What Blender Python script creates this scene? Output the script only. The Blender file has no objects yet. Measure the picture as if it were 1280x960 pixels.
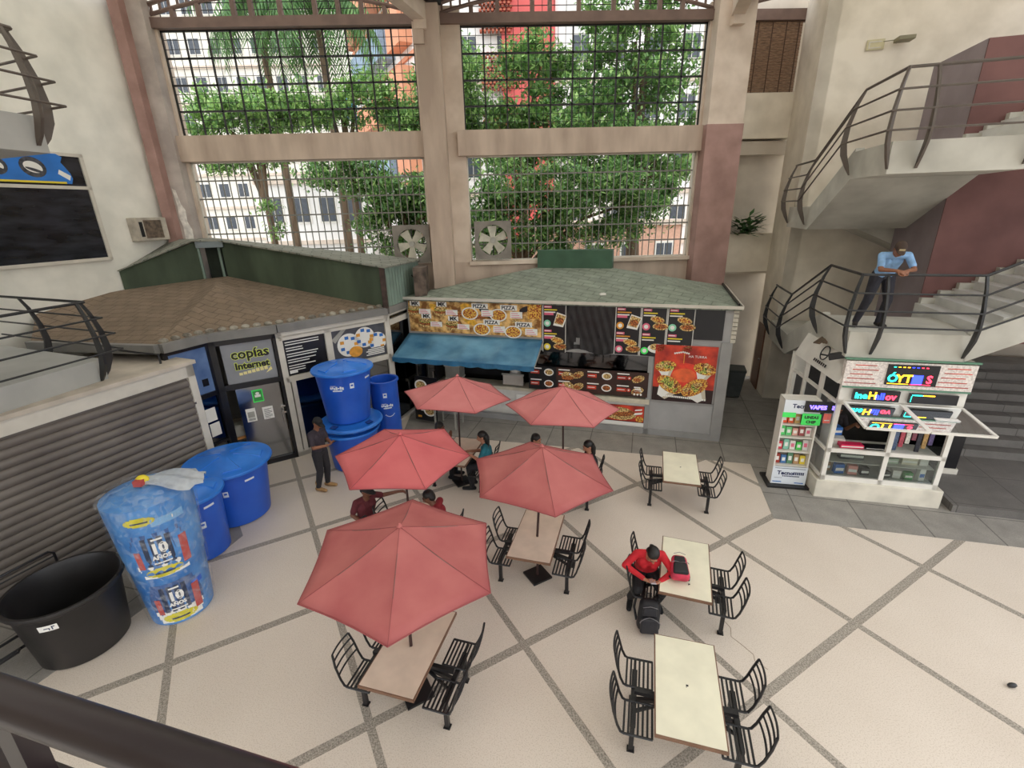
import bpy, math, random
import numpy as np
from mathutils import Vector, Matrix, Euler
random.seed(7)
R = math.radians
sc = bpy.context.scene
col = sc.collection
def lin(h):
    if isinstance(h, str):
        h = h.lstrip('#'); h = [int(h[i:i+2], 16)/255 for i in (0, 2, 4)]
    return [(c/12.92 if c <= .04045 else ((c+.055)/1.055)**2.4) for c in h]

# ------------------------------------------------------------ materials
MATS = {}
def mat(name, c, rough=.6, metal=0., var=.06, scale=6., bump=0., c2=None, emit=0., spec=.5, det=4., trans=0., stretch=(1, 1, 1), contrast=(.35, .65)):
    if name in MATS: return MATS[name]
    m = bpy.data.materials.new(name); m.use_nodes = True
    nt = m.node_tree; N = nt.nodes; L = nt.links
    b = N['Principled BSDF']; c = lin(c)
    b.inputs['Roughness'].default_value = rough; b.inputs['Metallic'].default_value = metal
    b.inputs['Specular IOR Level'].default_value = spec
    b.inputs['Base Color'].default_value = (*c, 1)
    if var or c2 is not None or bump:
        tc = N.new('ShaderNodeTexCoord'); mp = N.new('ShaderNodeMapping'); mp.inputs['Scale'].default_value = stretch
        nz = N.new('ShaderNodeTexNoise'); nz.inputs['Scale'].default_value = scale; nz.inputs['Detail'].default_value = det
        L.new(tc.outputs['Object'], mp.inputs[0]); L.new(mp.outputs[0], nz.inputs['Vector'])
        rp = N.new('ShaderNodeValToRGB'); rp.color_ramp.elements[0].position = contrast[0]; rp.color_ramp.elements[1].position = contrast[1]
        a = [max(0, x*(1-var*2)) for x in c]; d = lin(c2) if c2 is not None else [min(1, x*(1+var)) for x in c]
        rp.color_ramp.elements[0].color = (*a, 1); rp.color_ramp.elements[1].color = (*d, 1)
        L.new(nz.outputs['Fac'], rp.inputs[0]); L.new(rp.outputs[0], b.inputs['Base Color'])
        if bump:
            bp = N.new('ShaderNodeBump'); bp.inputs['Strength'].default_value = bump; bp.inputs['Distance'].default_value = .02
            L.new(nz.outputs['Fac'], bp.inputs['Height']); L.new(bp.outputs[0], b.inputs['Normal'])
    if emit:
        b.inputs['Emission Color'].default_value = (*c, 1); b.inputs['Emission Strength'].default_value = emit
    if trans:
        tr = N.new('ShaderNodeBsdfTranslucent'); tr.inputs[0].default_value = (*c, 1)
        mx = N.new('ShaderNodeMixShader'); mx.inputs[0].default_value = trans
        out = N['Material Output']; L.new(b.outputs[0], mx.inputs[1]); L.new(tr.outputs[0], mx.inputs[2]); L.new(mx.outputs[0], out.inputs[0])
    MATS[name] = m; return m
def glass(name, tint, alpha, rough=.03):
    if name in MATS: return MATS[name]
    m = bpy.data.materials.new(name); m.use_nodes = True; nt = m.node_tree; N = nt.nodes; L = nt.links
    N.remove(N['Principled BSDF']); t = N.new('ShaderNodeBsdfTransparent'); t.inputs[0].default_value = (*lin(tint), 1)
    g = N.new('ShaderNodeBsdfGlossy'); g.inputs['Roughness'].default_value = rough; g.inputs[0].default_value = (.9, .92, .95, 1)
    fr = N.new('ShaderNodeFresnel'); fr.inputs[0].default_value = 1.5
    ad = N.new('ShaderNodeMath'); ad.operation = 'ADD'; ad.inputs[1].default_value = alpha; ad.use_clamp = True
    mx = N.new('ShaderNodeMixShader'); L.new(fr.outputs[0], ad.inputs[0]); L.new(ad.outputs[0], mx.inputs[0])
    L.new(t.outputs[0], mx.inputs[1]); L.new(g.outputs[0], mx.inputs[2]); L.new(mx.outputs[0], N['Material Output'].inputs[0])
    MATS[name] = m; return m
def brickmat(name, c1, c2, cm, bw, bh, mortar=.02, rough=.8, rot=0., offset=.5, bump=.3, noise=.5):
    m = bpy.data.materials.new(name); m.use_nodes = True; nt = m.node_tree; N = nt.nodes; L = nt.links
    b = N['Principled BSDF']; b.inputs['Roughness'].default_value = rough
    tc = N.new('ShaderNodeTexCoord'); mp = N.new('ShaderNodeMapping'); mp.inputs['Rotation'].default_value = (0, 0, rot)
    L.new(tc.outputs['Object'], mp.inputs[0])
    br = N.new('ShaderNodeTexBrick'); br.inputs['Scale'].default_value = 1; br.inputs['Brick Width'].default_value = bw
    br.inputs['Row Height'].default_value = bh; br.inputs['Mortar Size'].default_value = mortar; br.offset = offset
    for k, c in (('Color1', c1), ('Color2', c2), ('Mortar', cm)): br.inputs[k].default_value = (*lin(c), 1)
    L.new(mp.outputs[0], br.inputs['Vector'])
    nz = N.new('ShaderNodeTexNoise'); nz.inputs['Scale'].default_value = 3; nz.inputs['Detail'].default_value = 8
    n2 = N.new('ShaderNodeTexNoise'); n2.inputs['Scale'].default_value = 90; n2.inputs['Detail'].default_value = 2
    L.new(tc.outputs['Object'], nz.inputs['Vector']); L.new(tc.outputs['Object'], n2.inputs['Vector'])
    mn = N.new('ShaderNodeMath'); mn.operation = 'MULTIPLY'; L.new(nz.outputs['Fac'], mn.inputs[0]); L.new(n2.outputs['Fac'], mn.inputs[1])
    rp = N.new('ShaderNodeMapRange'); rp.inputs[1].default_value = .1; rp.inputs[2].default_value = .45; rp.inputs[3].default_value = 1-noise; rp.inputs[4].default_value = 1+noise*.5
    L.new(mn.outputs[0], rp.inputs[0])
    mx = N.new('ShaderNodeVectorMath'); mx.operation = 'SCALE'; L.new(br.outputs['Color'], mx.inputs[0]); L.new(rp.outputs[0], mx.inputs['Scale'])
    L.new(mx.outputs[0], b.inputs['Base Color'])
    if bump:
        bp = N.new('ShaderNodeBump'); bp.inputs['Strength'].default_value = bump; bp.inputs['Distance'].default_value = .02; bp.invert = True
        L.new(br.outputs['Fac'], bp.inputs['Height']); L.new(bp.outputs[0], b.inputs['Normal'])
    MATS[name] = m; return m

cream = mat('plaster_cream', '#eeece2', .85, var=.05, scale=1.3, bump=.12, det=10, c2='#f7f4ea')
cream2 = mat('plaster_sand', '#e6dcca', .85, var=.06, scale=1.5, bump=.12, det=10, c2='#efe6d6')
beige = mat('plaster_beige', '#cabfb0', .85, var=.06, scale=1.1, det=8, c2='#d6ccbd')
tan = mat('concrete_tan', '#c3ae9d', .85, var=.1, scale=2.2, det=9, c2='#cfbcab', stretch=(1, 1, .25))
tan2 = mat('concrete_tan_light', '#d6c4b2', .8, var=.05, scale=2, c2='#e0d0c0')
maroonp = mat('pillar_maroon', '#a6837a', .8, var=.08, scale=2, det=8, c2='#b18e85')
greyp = mat('pillar_greypink', '#b6aaa3', .8, var=.08, scale=2.2, det=9, c2='#c3b8b0')
peel = mat('peeled_plaster', '#e9e4dc', .9, var=.12, scale=7)
wine = mat('wall_wine', '#7a5552', .85, var=.1, scale=1.2, det=8, c2='#825c58')
mauve = mat('wall_mauve', '#928487', .85, var=.06, scale=1.2, c2='#9c8f92')
slab = mat('slab_offwhite', '#c2bfb4', .8, var=.07, scale=1.5, det=9, c2='#cfccc1')
slabg = mat('slab_grey', '#b4b4b0', .8, var=.06, scale=1.5, det=9)
steelbrown = mat('steel_brown', '#7b655c', .5, var=.08, scale=3)
railbrown = mat('rail_greybrown', '#5e544c', .45, var=.06, scale=5)
railblack = mat('rail_black', '#2b2b2c', .4, var=.05, scale=5)
blackm = mat('black_metal', '#1c1b1d', .4, var=.06, scale=8)
darkm = mat('dark_void', '#141315', .6, var=0)
white = mat('white_paint', '#e9e5dc', .5, var=.03, scale=3)
offw = mat('aluminium_offwhite', '#d6d0c4', .45, var=.04, scale=3)
chrome = mat('chrome', '#c8c8c8', .2, 1., var=0)
galv = mat('galvanised_grey', '#a9a79f', .5, .2, var=.08, scale=4)
paper = mat('paper_white', '#f0eee8', .7, var=0)
blackp = mat('panel_black', '#17161a', .3, var=.05, scale=4)
clear = glass('clear_glass', '#eef2f0', -.02, .02)
smoke = glass('smoked_glass', '#4a5560', .12, .04)
bluegl = glass('blue_tinted_glass', '#2f4a78', .16, .08)
greyfilm = mat('grey_film', '#8f9196', .25, var=.05, scale=2)
bluefilm = mat('blue_film', '#5a76a8', .2, var=.1, scale=1.2, c2='#7c97c4')
redc = mat('poster_red', '#c03024', .5, var=.2, scale=3, c2='#e0482c')
yellow = mat('print_yellow', '#e8d43a', .6, var=0)
orange = mat('print_orange', '#e8a23c', .6, var=.1, scale=9)
green = mat('print_green', '#3e9a48', .6, var=.05)
lime = mat('neon_lime', '#4cf06a', .5, var=0)
pink = mat('print_pink', '#e06a86', .6, var=0)
blue = mat('print_blue', '#2c6fc0', .55, var=.05)
brownp = mat('print_brown', '#3a2018', .5, var=.2, scale=3)
woodm = mat('wood', '#9a6a3c', .5, var=.15, scale=3, stretch=(1, 8, 8))
food1 = mat('food_baked', '#c98a3e', .6, var=.35, scale=28, c2='#f0d08a', contrast=(.4, .6))
food2 = mat('food_meat', '#7a3a1e', .6, var=.35, scale=34, c2='#d07a3a', contrast=(.4, .6))
food3 = mat('food_salad', '#5c9a2e', .6, var=.4, scale=30, c2='#d8d86a', contrast=(.4, .6))
food4 = mat('food_pizza', '#c0392b', .6, var=.2, scale=26, c2='#f1c453', contrast=(.42, .58))

# ------------------------------------------------------------ mesh builder
class MB:
    def __init__(s): s.v = []; s.f = []; s.m = []
    def add(s, vs, fs, mi=0, M=None):
        o = len(s.v)
        s.v += [tuple(M @ Vector(p)) for p in vs] if M is not None else [tuple(p) for p in vs]
        s.f += [tuple(i+o for i in f) for f in fs]; s.m += [mi]*len(fs); return s
    def box(s, a, b, mi=0, M=None):
        x0, y0, z0 = a; x1, y1, z1 = b
        return s.add([(x0,y0,z0),(x1,y0,z0),(x1,y1,z0),(x0,y1,z0),(x0,y0,z1),(x1,y0,z1),(x1,y1,z1),(x0,y1,z1)],
            [(0,3,2,1),(4,5,6,7),(0,1,5,4),(1,2,6,5),(2,3,7,6),(3,0,4,7)], mi, M)
    def prism(s, poly, z0, z1, mi=0, M=None):
        n = len(poly); A = sum(poly[i][0]*poly[(i+1)%n][1]-poly[(i+1)%n][0]*poly[i][1] for i in range(n))
        if A < 0: poly = poly[::-1]
        vs = [(x, y, z0) for x, y in poly]+[(x, y, z1) for x, y in poly]
        fs = [tuple(range(n))[::-1], tuple(range(n, 2*n))]+[(i, (i+1)%n, n+(i+1)%n, n+i) for i in range(n)]
        return s.add(vs, fs, mi, M)
    def hexa(s, bot, top, mi=0, M=None):
        n = len(bot)
        return s.add(list(bot)+list(top), [tuple(range(n))[::-1], tuple(range(n, 2*n))]+[(i, (i+1)%n, n+(i+1)%n, n+i) for i in range(n)], mi, M)
    def sheet(s, pts, th=.03, mi=0, M=None):
        ps = [Vector(p) for p in pts]; n = (ps[1]-ps[0]).cross(ps[2]-ps[0]).normalized()*th
        return s.hexa([p-n for p in ps], ps, mi, M)
    def poly(s, pts, mi=0, M=None): return s.add(pts, [tuple(range(len(pts)))], mi, M)
    def tube(s, path, r, seg=8, mi=0, M=None, closed=False, caps=True):
        P = [Vector(p) for p in path]; n = len(P); rs = r if isinstance(r, (list, tuple)) else [r]*n
        vs = []; fs = []; up = None
        for i in range(n):
            t = (P[min(i+1, n-1)]-P[max(i-1, 0)]) if not closed else P[(i+1)%n]-P[i-1]
            if t.length < 1e-9: t = Vector((0, 0, 1))
            t.normalize()
            if up is None: up = Vector((0, 0, 1)) if abs(t.z) < .9 else Vector((1, 0, 0))
            a = t.cross(up); 
            if a.length < 1e-6: a = t.orthogonal()
            a.normalize(); b = a.cross(t).normalized(); up = b
            for k in range(seg):
                an = 2*math.pi*k/seg; vs.append(P[i]+(a*math.cos(an)+b*math.sin(an))*rs[i])
        for i in range(n if closed else n-1):
            j = (i+1) % n
            for k in range(seg): fs.append((i*seg+k, i*seg+(k+1)%seg, j*seg+(k+1)%seg, j*seg+k))
        if not closed and caps: fs += [tuple(range(seg))[::-1], tuple(range((n-1)*seg, n*seg))]
        return s.add(vs, fs, mi, M)
    def bar(s, p0, p1, w, h, mi=0, M=None, up=(0, 0, 1)):
        p0, p1 = Vector(p0), Vector(p1); t = (p1-p0).normalized(); a = t.cross(Vector(up))
        if a.length < 1e-5: a = t.cross(Vector((0, 1, 0)))
        a.normalize(); b = a.cross(t).normalized(); a = a*w/2; b = b*h/2
        return s.hexa([p0-a-b, p0+a-b, p0+a+b, p0-a+b], [p1-a-b, p1+a-b, p1+a+b, p1-a+b], mi, M)
    def lathe(s, prof, seg=40, c=(0, 0), mi=0, M=None):
        vs = []; fs = []; n = len(prof)
        for r, z in prof:
            for k in range(seg):
                a = 2*math.pi*k/seg; vs.append((c[0]+r*math.cos(a), c[1]+r*math.sin(a), z))
        for i in range(n-1):
            for k in range(seg): fs.append((i*seg+k, i*seg+(k+1)%seg, (i+1)*seg+(k+1)%seg, (i+1)*seg+k))
        fs += [tuple(range(seg))[::-1], tuple(range((n-1)*seg, n*seg))]
        return s.add(vs, fs, mi, M)
    def ball(s, c, r, seg=14, rings=9, mi=0, M=None):
        rx, ry, rz = r if isinstance(r, (list, tuple)) else (r, r, r); vs = []; fs = []
        for i in range(1, rings):
            th = math.pi*i/rings
            for k in range(seg):
                a = 2*math.pi*k/seg; vs.append((c[0]+rx*math.sin(th)*math.cos(a), c[1]+ry*math.sin(th)*math.sin(a), c[2]+rz*math.cos(th)))
        t = len(vs); vs += [(c[0], c[1], c[2]+rz), (c[0], c[1], c[2]-rz)]
        for i in range(rings-2):
            for k in range(seg): fs.append((i*seg+k, (i+1)*seg+k, (i+1)*seg+(k+1)%seg, i*seg+(k+1)%seg))
        for k in range(seg): fs.append((t, k, (k+1)%seg)); fs.append((t+1, (rings-2)*seg+(k+1)%seg, (rings-2)*seg+k))
        return s.add(vs, fs, mi, M)
    # flat art in local x,y with z as layer height
    def rect(s, x0, y0, x1, y1, mi, z): return s.poly([(x0,y0,z),(x1,y0,z),(x1,y1,z),(x0,y1,z)], mi)
    def disc(s, cx, cy, rx, ry, mi, z, seg=20, a0=0): return s.poly([(cx+rx*math.cos(2*math.pi*k/seg)*math.cos(a0)-ry*math.sin(2*math.pi*k/seg)*math.sin(a0), cy+rx*math.cos(2*math.pi*k/seg)*math.sin(a0)+ry*math.sin(2*math.pi*k/seg)*math.cos(a0), z) for k in range(seg)], mi)
    def text(s, t, x, y, size, mi, z, align='CENTER', bold=0., M=None):
        cu = bpy.data.curves.new('t', 'FONT'); cu.body = t; cu.size = size; cu.align_x = align; cu.offset = bold; cu.resolution_u = 2
        o = bpy.data.objects.new('t', cu); me = bpy.data.meshes.new_from_object(o)
        vs = [(v.co.x+x, v.co.y+y, v.co.z+z) for v in me.vertices]; fs = [tuple(p.vertices) for p in me.polygons]
        bpy.data.objects.remove(o); bpy.data.curves.remove(cu); bpy.data.meshes.remove(me)
        return s.add(vs, fs, mi, M)
    def build(s, name, mats, parent=None, smooth=False, loc=None, rot=None, bevel=0, sharp=35):
        me = bpy.data.meshes.new(name); me.from_pydata(s.v, [], s.f)
        for m in (mats if isinstance(mats, (list, tuple)) else [mats]): me.materials.append(m)
        me.polygons.foreach_set('material_index', s.m)
        if smooth:
            me.polygons.foreach_set('use_smooth', [True]*len(me.polygons)); me.set_sharp_from_angle(angle=R(sharp))
        me.update(); o = bpy.data.objects.new(name, me); col.objects.link(o)
        if parent is not None: o.parent = parent
        if loc is not None: o.location = loc
        if rot is not None: o.rotation_euler = rot
        if bevel:
            b = o.modifiers.new('bevel', 'BEVEL'); b.width = bevel; b.segments = 2; b.limit_method = 'ANGLE'
        return o
def tag(o, label, cat, group=None, kind=None):
    o['label'] = label; o['category'] = cat
    if group: o['group'] = group
    if kind: o['kind'] = kind
    return o
def thing(name, label, cat, loc=(0, 0, 0), rz=0, group=None, rot=None):
    o = bpy.data.objects.new(name, None); col.objects.link(o); o.location = loc; o.rotation_euler = rot or (0, 0, rz); o.empty_display_size = .1
    return tag(o, label, cat, group)
def S(o, label=None, cat='building part'):
    o['kind'] = 'structure'
    if label: o['label'] = label; o['category'] = cat
    return o
def copy_tree(o, parent=None):
    c = o.copy(); col.objects.link(c)
    if parent is not None: c.parent = parent
    for ch in list(o.children): copy_tree(ch, c)
    return c
# frames of the place: the building grid is turned 17 degrees from the window wall
KU = Vector((math.cos(R(-17)), math.sin(R(-17)), 0)); KV = Vector((-math.sin(R(-17)), math.cos(R(-17)), 0))
def plane_rot(a, tilt=0): return (R(90+tilt), 0, R(a))

# ------------------------------------------------------------ camera
cam = bpy.data.cameras.new('camera'); co = bpy.data.objects.new('camera', cam); col.objects.link(co)
cam.sensor_width = 36; cam.lens = 592.6/1280*36; cam.clip_start = .02; cam.clip_end = 400
pi_, ro_, yw_ = .3481, -.0247, .024
fw = Vector((math.sin(yw_)*math.cos(pi_), math.cos(yw_)*math.cos(pi_), -math.sin(pi_)))
ri = Vector((math.cos(yw_), -math.sin(yw_), 0)); up = ri.cross(fw)
rr = ri*math.cos(ro_)+up*math.sin(ro_); uu = -ri*math.sin(ro_)+up*math.cos(ro_)
M3 = Matrix((rr, uu, -fw)).transposed().to_4x4(); M3.translation = (0, 0, 5.55)
co.matrix_world = M3; sc.camera = co
# ------------------------------------------------------------ light
w = bpy.data.worlds.new('overcast_sky'); sc.world = w; w.use_nodes = True
bg = w.node_tree.nodes['Background']; bg.inputs[1].default_value = 1.0
_n = w.node_tree.nodes; _l = w.node_tree.links; _t = _n.new('ShaderNodeTexCoord'); _s = _n.new('ShaderNodeSeparateXYZ'); _r = _n.new('ShaderNodeValToRGB')
_l.new(_t.outputs['Generated'], _s.inputs[0]); _l.new(_s.outputs['Z'], _r.inputs[0]); _l.new(_r.outputs[0], bg.inputs[0])
_r.color_ramp.elements[0].position = .0; _r.color_ramp.elements[0].color = (.3, .29, .27, 1); _r.color_ramp.elements[1].position = .03; _r.color_ramp.elements[1].color = (.93, .96, 1, 1)
sc.view_settings.view_transform = 'Standard'; sc.view_settings.look = 'None'; sc.view_settings.gamma = 1; sc.view_settings.use_curve_mapping = False
sc.view_settings.exposure = 1.22
su = bpy.data.lights.new('sun', 'SUN'); so = bpy.data.objects.new('sun', su); col.objects.link(so); su.energy = .35; su.angle = R(40); su.color = (1, .97, .92)
so.rotation_euler = (R(25), R(-12), 0); so.location = (0, 0, 15)
# ============================================================ SETTING
# terrazzo floor with a diagonal grid of granite strips
def terrazzo():
    m = bpy.data.materials.new('terrazzo'); m.use_nodes = True; nt = m.node_tree; N = nt.nodes; L = nt.links; b = N['Principled BSDF']
    b.inputs['Roughness'].default_value = .42; b.inputs['Specular IOR Level'].default_value = .35
    tc = N.new('ShaderNodeTexCoord'); n1 = N.new('ShaderNodeTexNoise'); n1.inputs['Scale'].default_value = .5; n1.inputs['Detail'].default_value = 6
    n2 = N.new('ShaderNodeTexNoise'); n2.inputs['Scale'].default_value = 75; n2.inputs['Detail'].default_value = 3
    for n in (n1, n2): L.new(tc.outputs['Object'], n.inputs['Vector'])
    r1 = N.new('ShaderNodeValToRGB'); r1.color_ramp.elements[0].position = .3; r1.color_ramp.elements[1].position = .7
    r1.color_ramp.elements[0].color = (*lin('#d8cbbd'), 1); r1.color_ramp.elements[1].color = (*lin('#e4d8cb'), 1)
    r2 = N.new('ShaderNodeValToRGB'); r2.color_ramp.elements[0].position = .33; r2.color_ramp.elements[1].position = .5
    r2.color_ramp.elements[0].color = (.8, .77, .73, 1); r2.color_ramp.elements[1].color = (1, 1, 1, 1)
    L.new(n1.outputs['Fac'], r1.inputs[0]); L.new(n2.outputs['Fac'], r2.inputs[0])
    mx = N.new('ShaderNodeMix'); mx.data_type = 'RGBA'; mx.blend_type = 'MULTIPLY'; mx.inputs[0].default_value = 1
    L.new(r1.outputs[0], mx.inputs[6]); L.new(r2.outputs[0], mx.inputs[7]); L.new(mx.outputs[2], b.inputs['Base Color'])
    return m
granite = mat('strip_granite', '#a49a8e', .6, var=.22, scale=55, c2='#b9afa2', det=3)
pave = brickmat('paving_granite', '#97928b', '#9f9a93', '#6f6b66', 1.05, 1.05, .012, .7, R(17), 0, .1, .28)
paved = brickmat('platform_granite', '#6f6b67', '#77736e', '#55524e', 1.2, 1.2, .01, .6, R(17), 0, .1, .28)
S(MB().prism([(-15, -3), (16, -3), (16, 16), (-15, 16)], -.15, 0).build('floor', terrazzo()), 'pale beige terrazzo floor of the food court', 'floor')
d28 = Vector((math.cos(R(28)), math.sin(R(28)), 0)); n28 = Vector((-math.sin(R(28)), math.cos(R(28)), 0))
k = 0
for off in (0, 2.1, 4.2, 6.38, 8.45, 10.55):
    a = n28*off-d28*12; b = n28*off+d28*14; h = n28*.06; k += 1
    m = MB(); m.hexa([a-h+Vector((0,0,-.02)), b-h+Vector((0,0,-.02)), b+h+Vector((0,0,-.02)), a+h+Vector((0,0,-.02))], [a-h+Vector((0,0,.002)), b-h+Vector((0,0,.002)), b+h+Vector((0,0,.002)), a+h+Vector((0,0,.002))])
    S(m.build('trim_%d' % k, granite))
for off in (-3.9, -1.76, .36, 2.45, 4.52, 6.62, 8.75):
    a = d28*off-n28*3; b = d28*off+n28*16; h = d28*.048; k += 1
    m = MB(); m.hexa([a-h+Vector((0,0,-.02)), b-h+Vector((0,0,-.02)), b+h+Vector((0,0,-.02)), a+h+Vector((0,0,-.02))], [a-h+Vector((0,0,.0025)), b-h+Vector((0,0,.0025)), b+h+Vector((0,0,.0025)), a+h+Vector((0,0,.0025))])
    S(m.build('trim_%d' % k, granite))
S(MB().prism([(-2.7, 11.75), (5.64, 9.4), (5.05, 7.38), (8.75, 6.32), (15, 4.45), (15.5, 15.9), (-2.7, 15.9)], -.05, .006).build('floor_paving_right', pave), 'speckled grey granite paving around the kiosks', 'floor')
S(MB().prism([(-7.2, 2), (-5.1, 6.85), (-4.9, 7.5), (-5.6, 8.5), (-6.2, 9.6), (-12, 9.6), (-13, 2)], -.05, .006).build('floor_paving_left', pave), 'speckled grey granite paving in front of the shutter', 'floor')
# left wall
WL = Vector((-9.0, 14.0, 0)); dW = Vector((math.cos(R(70)), math.sin(R(70)), 0)); nW = Vector((-math.sin(R(70)), math.cos(R(70)), 0))
a, b = WL+dW*.45, WL-dW*16
S(MB().prism([tuple(p)[:2] for p in (a, b, b+nW*.25, a+nW*.25)], 0, 11.6).build('wall_left', cream))
# window wall
back = [MB() for _ in range(1)][0]
back.box((-9.5, 14.3, 0), (6.6, 14.65, 4.2))
S(back.build('wall_back', tan))
m = MB()
for x0, x1 in ((-9.2, -8.23), (-1.93, -.75), (5.6, 6.7)): m.box((x0, 14.3, 4.2), (x1, 14.62, 10.4))
S(m.build('wall_window_piers', tan2))
S(MB().box((-1.82, 13.8, 0), (-1.23, 14.3, 10.45)).build('pillar_middle', tan), 'tan concrete column between the two big grilled windows', 'pillar')
S(MB().box((-1.87, 13.72, 9.45), (-1.6, 13.8, 9.9)).build('trim_bracket', tan), 'small bracket under the roof beam on the middle column', 'trim')
S(MB().box((-8.92, 13.75, 0), (-8.67, 14.3, 10.9)).build('pillar_left_edge', maroonp), 'narrow maroon pilaster in the corner by the left wall', 'pillar')
m = MB().box((-8.67, 14.0, 0), (-8.3, 14.3, 10.6))
S(m.build('pillar_left', greyp), 'grey pink column beside the left window', 'pillar')
m = MB(); rnd = random.Random(3)
pts = [(-8.64, 6.35), (-8.56, 6.3), (-8.5, 5.95), (-8.42, 5.8), (-8.44, 5.5), (-8.36, 5.3), (-8.38, 4.9), (-8.34, 4.5), (-8.5, 4.4), (-8.62, 4.5), (-8.6, 5.0), (-8.58, 5.4), (-8.63, 5.6), (-8.6, 5.9)]
m.hexa([(x, 13.999, z) for x, z in pts], [(x, 13.99, z) for x, z in pts])
S(m.build('trim_peeled_patch', peel), 'white patch of peeling paint on the left column', 'paint patch')
S(MB().box((5.66, 13.9, 7.6), (6.6, 14.3, 10.5)).build('pillar_right_upper', tan2), 'upper tan half of the right column', 'pillar')
S(MB().box((5.64, 13.88, 0), (6.62, 14.3, 7.6)).build('pillar_right_lower', maroonp), 'lower maroon half of the right column', 'pillar')
m = MB()
m.box((-8.42, 14.12, 7.0), (-1.84, 14.5, 7.62)); S(m.build('trim_beam_left', tan), 'tan concrete beam between upper and lower left windows', 'beam')
m = MB(); m.box((-.95, 14.12, 7.0), (5.68, 14.5, 7.62)); S(m.build('trim_beam_right', tan), 'tan concrete beam between upper and lower right windows', 'beam')
m = MB(); m.box((-.8, 14.18, 4.12), (5.66, 14.3, 4.22)); S(m.build('trim_sill', tan2))
def window(n, x0, x1, z0, z1, dark, label):
    fm = blackm if dark else offw; m = MB(); y = 14.42
    for x in (x0, x1): m.box((x-.03, y-.03, z0), (x+.03, y+.03, z1))
    for z in (z0, z1): m.box((x0, y-.03, z-.03), (x1, y+.03, z+.03))
    o = S(m.build('window_%d' % n, fm), label, 'window')
    g = MB()
    if dark:
        nx, nz = 11, 4
        for i in range(1, nx): x = x0+(x1-x0)*i/nx; g.box((x-.02, y-.02, z0), (x+.02, y+.02, z1))
        for i in range(1, nz): z = z0+(z1-z0)*i/nz; g.box((x0, y-.02, z-.022), (x1, y+.02, z+.022))
        for i in range(nx*3):
            if i % 3: x = x0+(x1-x0)*i/nx/3; g.box((x-.006, y-.005, z0), (x+.006, y+.005, z1))
        for i in range(nz*3):
            if i % 3: z = z0+(z1-z0)*i/nz/3; g.box((x0, y-.005, z-.006), (x1, y+.005, z+.006))
    else:
        n_ = 34
        for i in range(1, n_): x = x0+(x1-x0)*i/n_; g.box((x-.011, y-.011, z0), (x+.011, y+.011, z1))
        for i in range(1, 6): z = z0+(z1-z0)*i/6; g.box((x0, y-.016, z-.018), (x1, y+.016, z+.018))
    g.build('grille', blackm if dark else mat('grille_grey', '#7d7c74', .5, var=.05), o)
window(1, -8.23, -1.93, 7.62, 10.0, True, 'upper left window behind a black steel grid')
window(2, -.75, 5.6, 7.62, 10.0, True, 'upper right window behind a black steel grid')
window(3, -8.23, -1.93, 4.22, 7.0, False, 'lower left window behind grey bars')
window(4, -.75, 5.6, 4.22, 7.0, False, 'lower right window behind grey bars')
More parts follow.
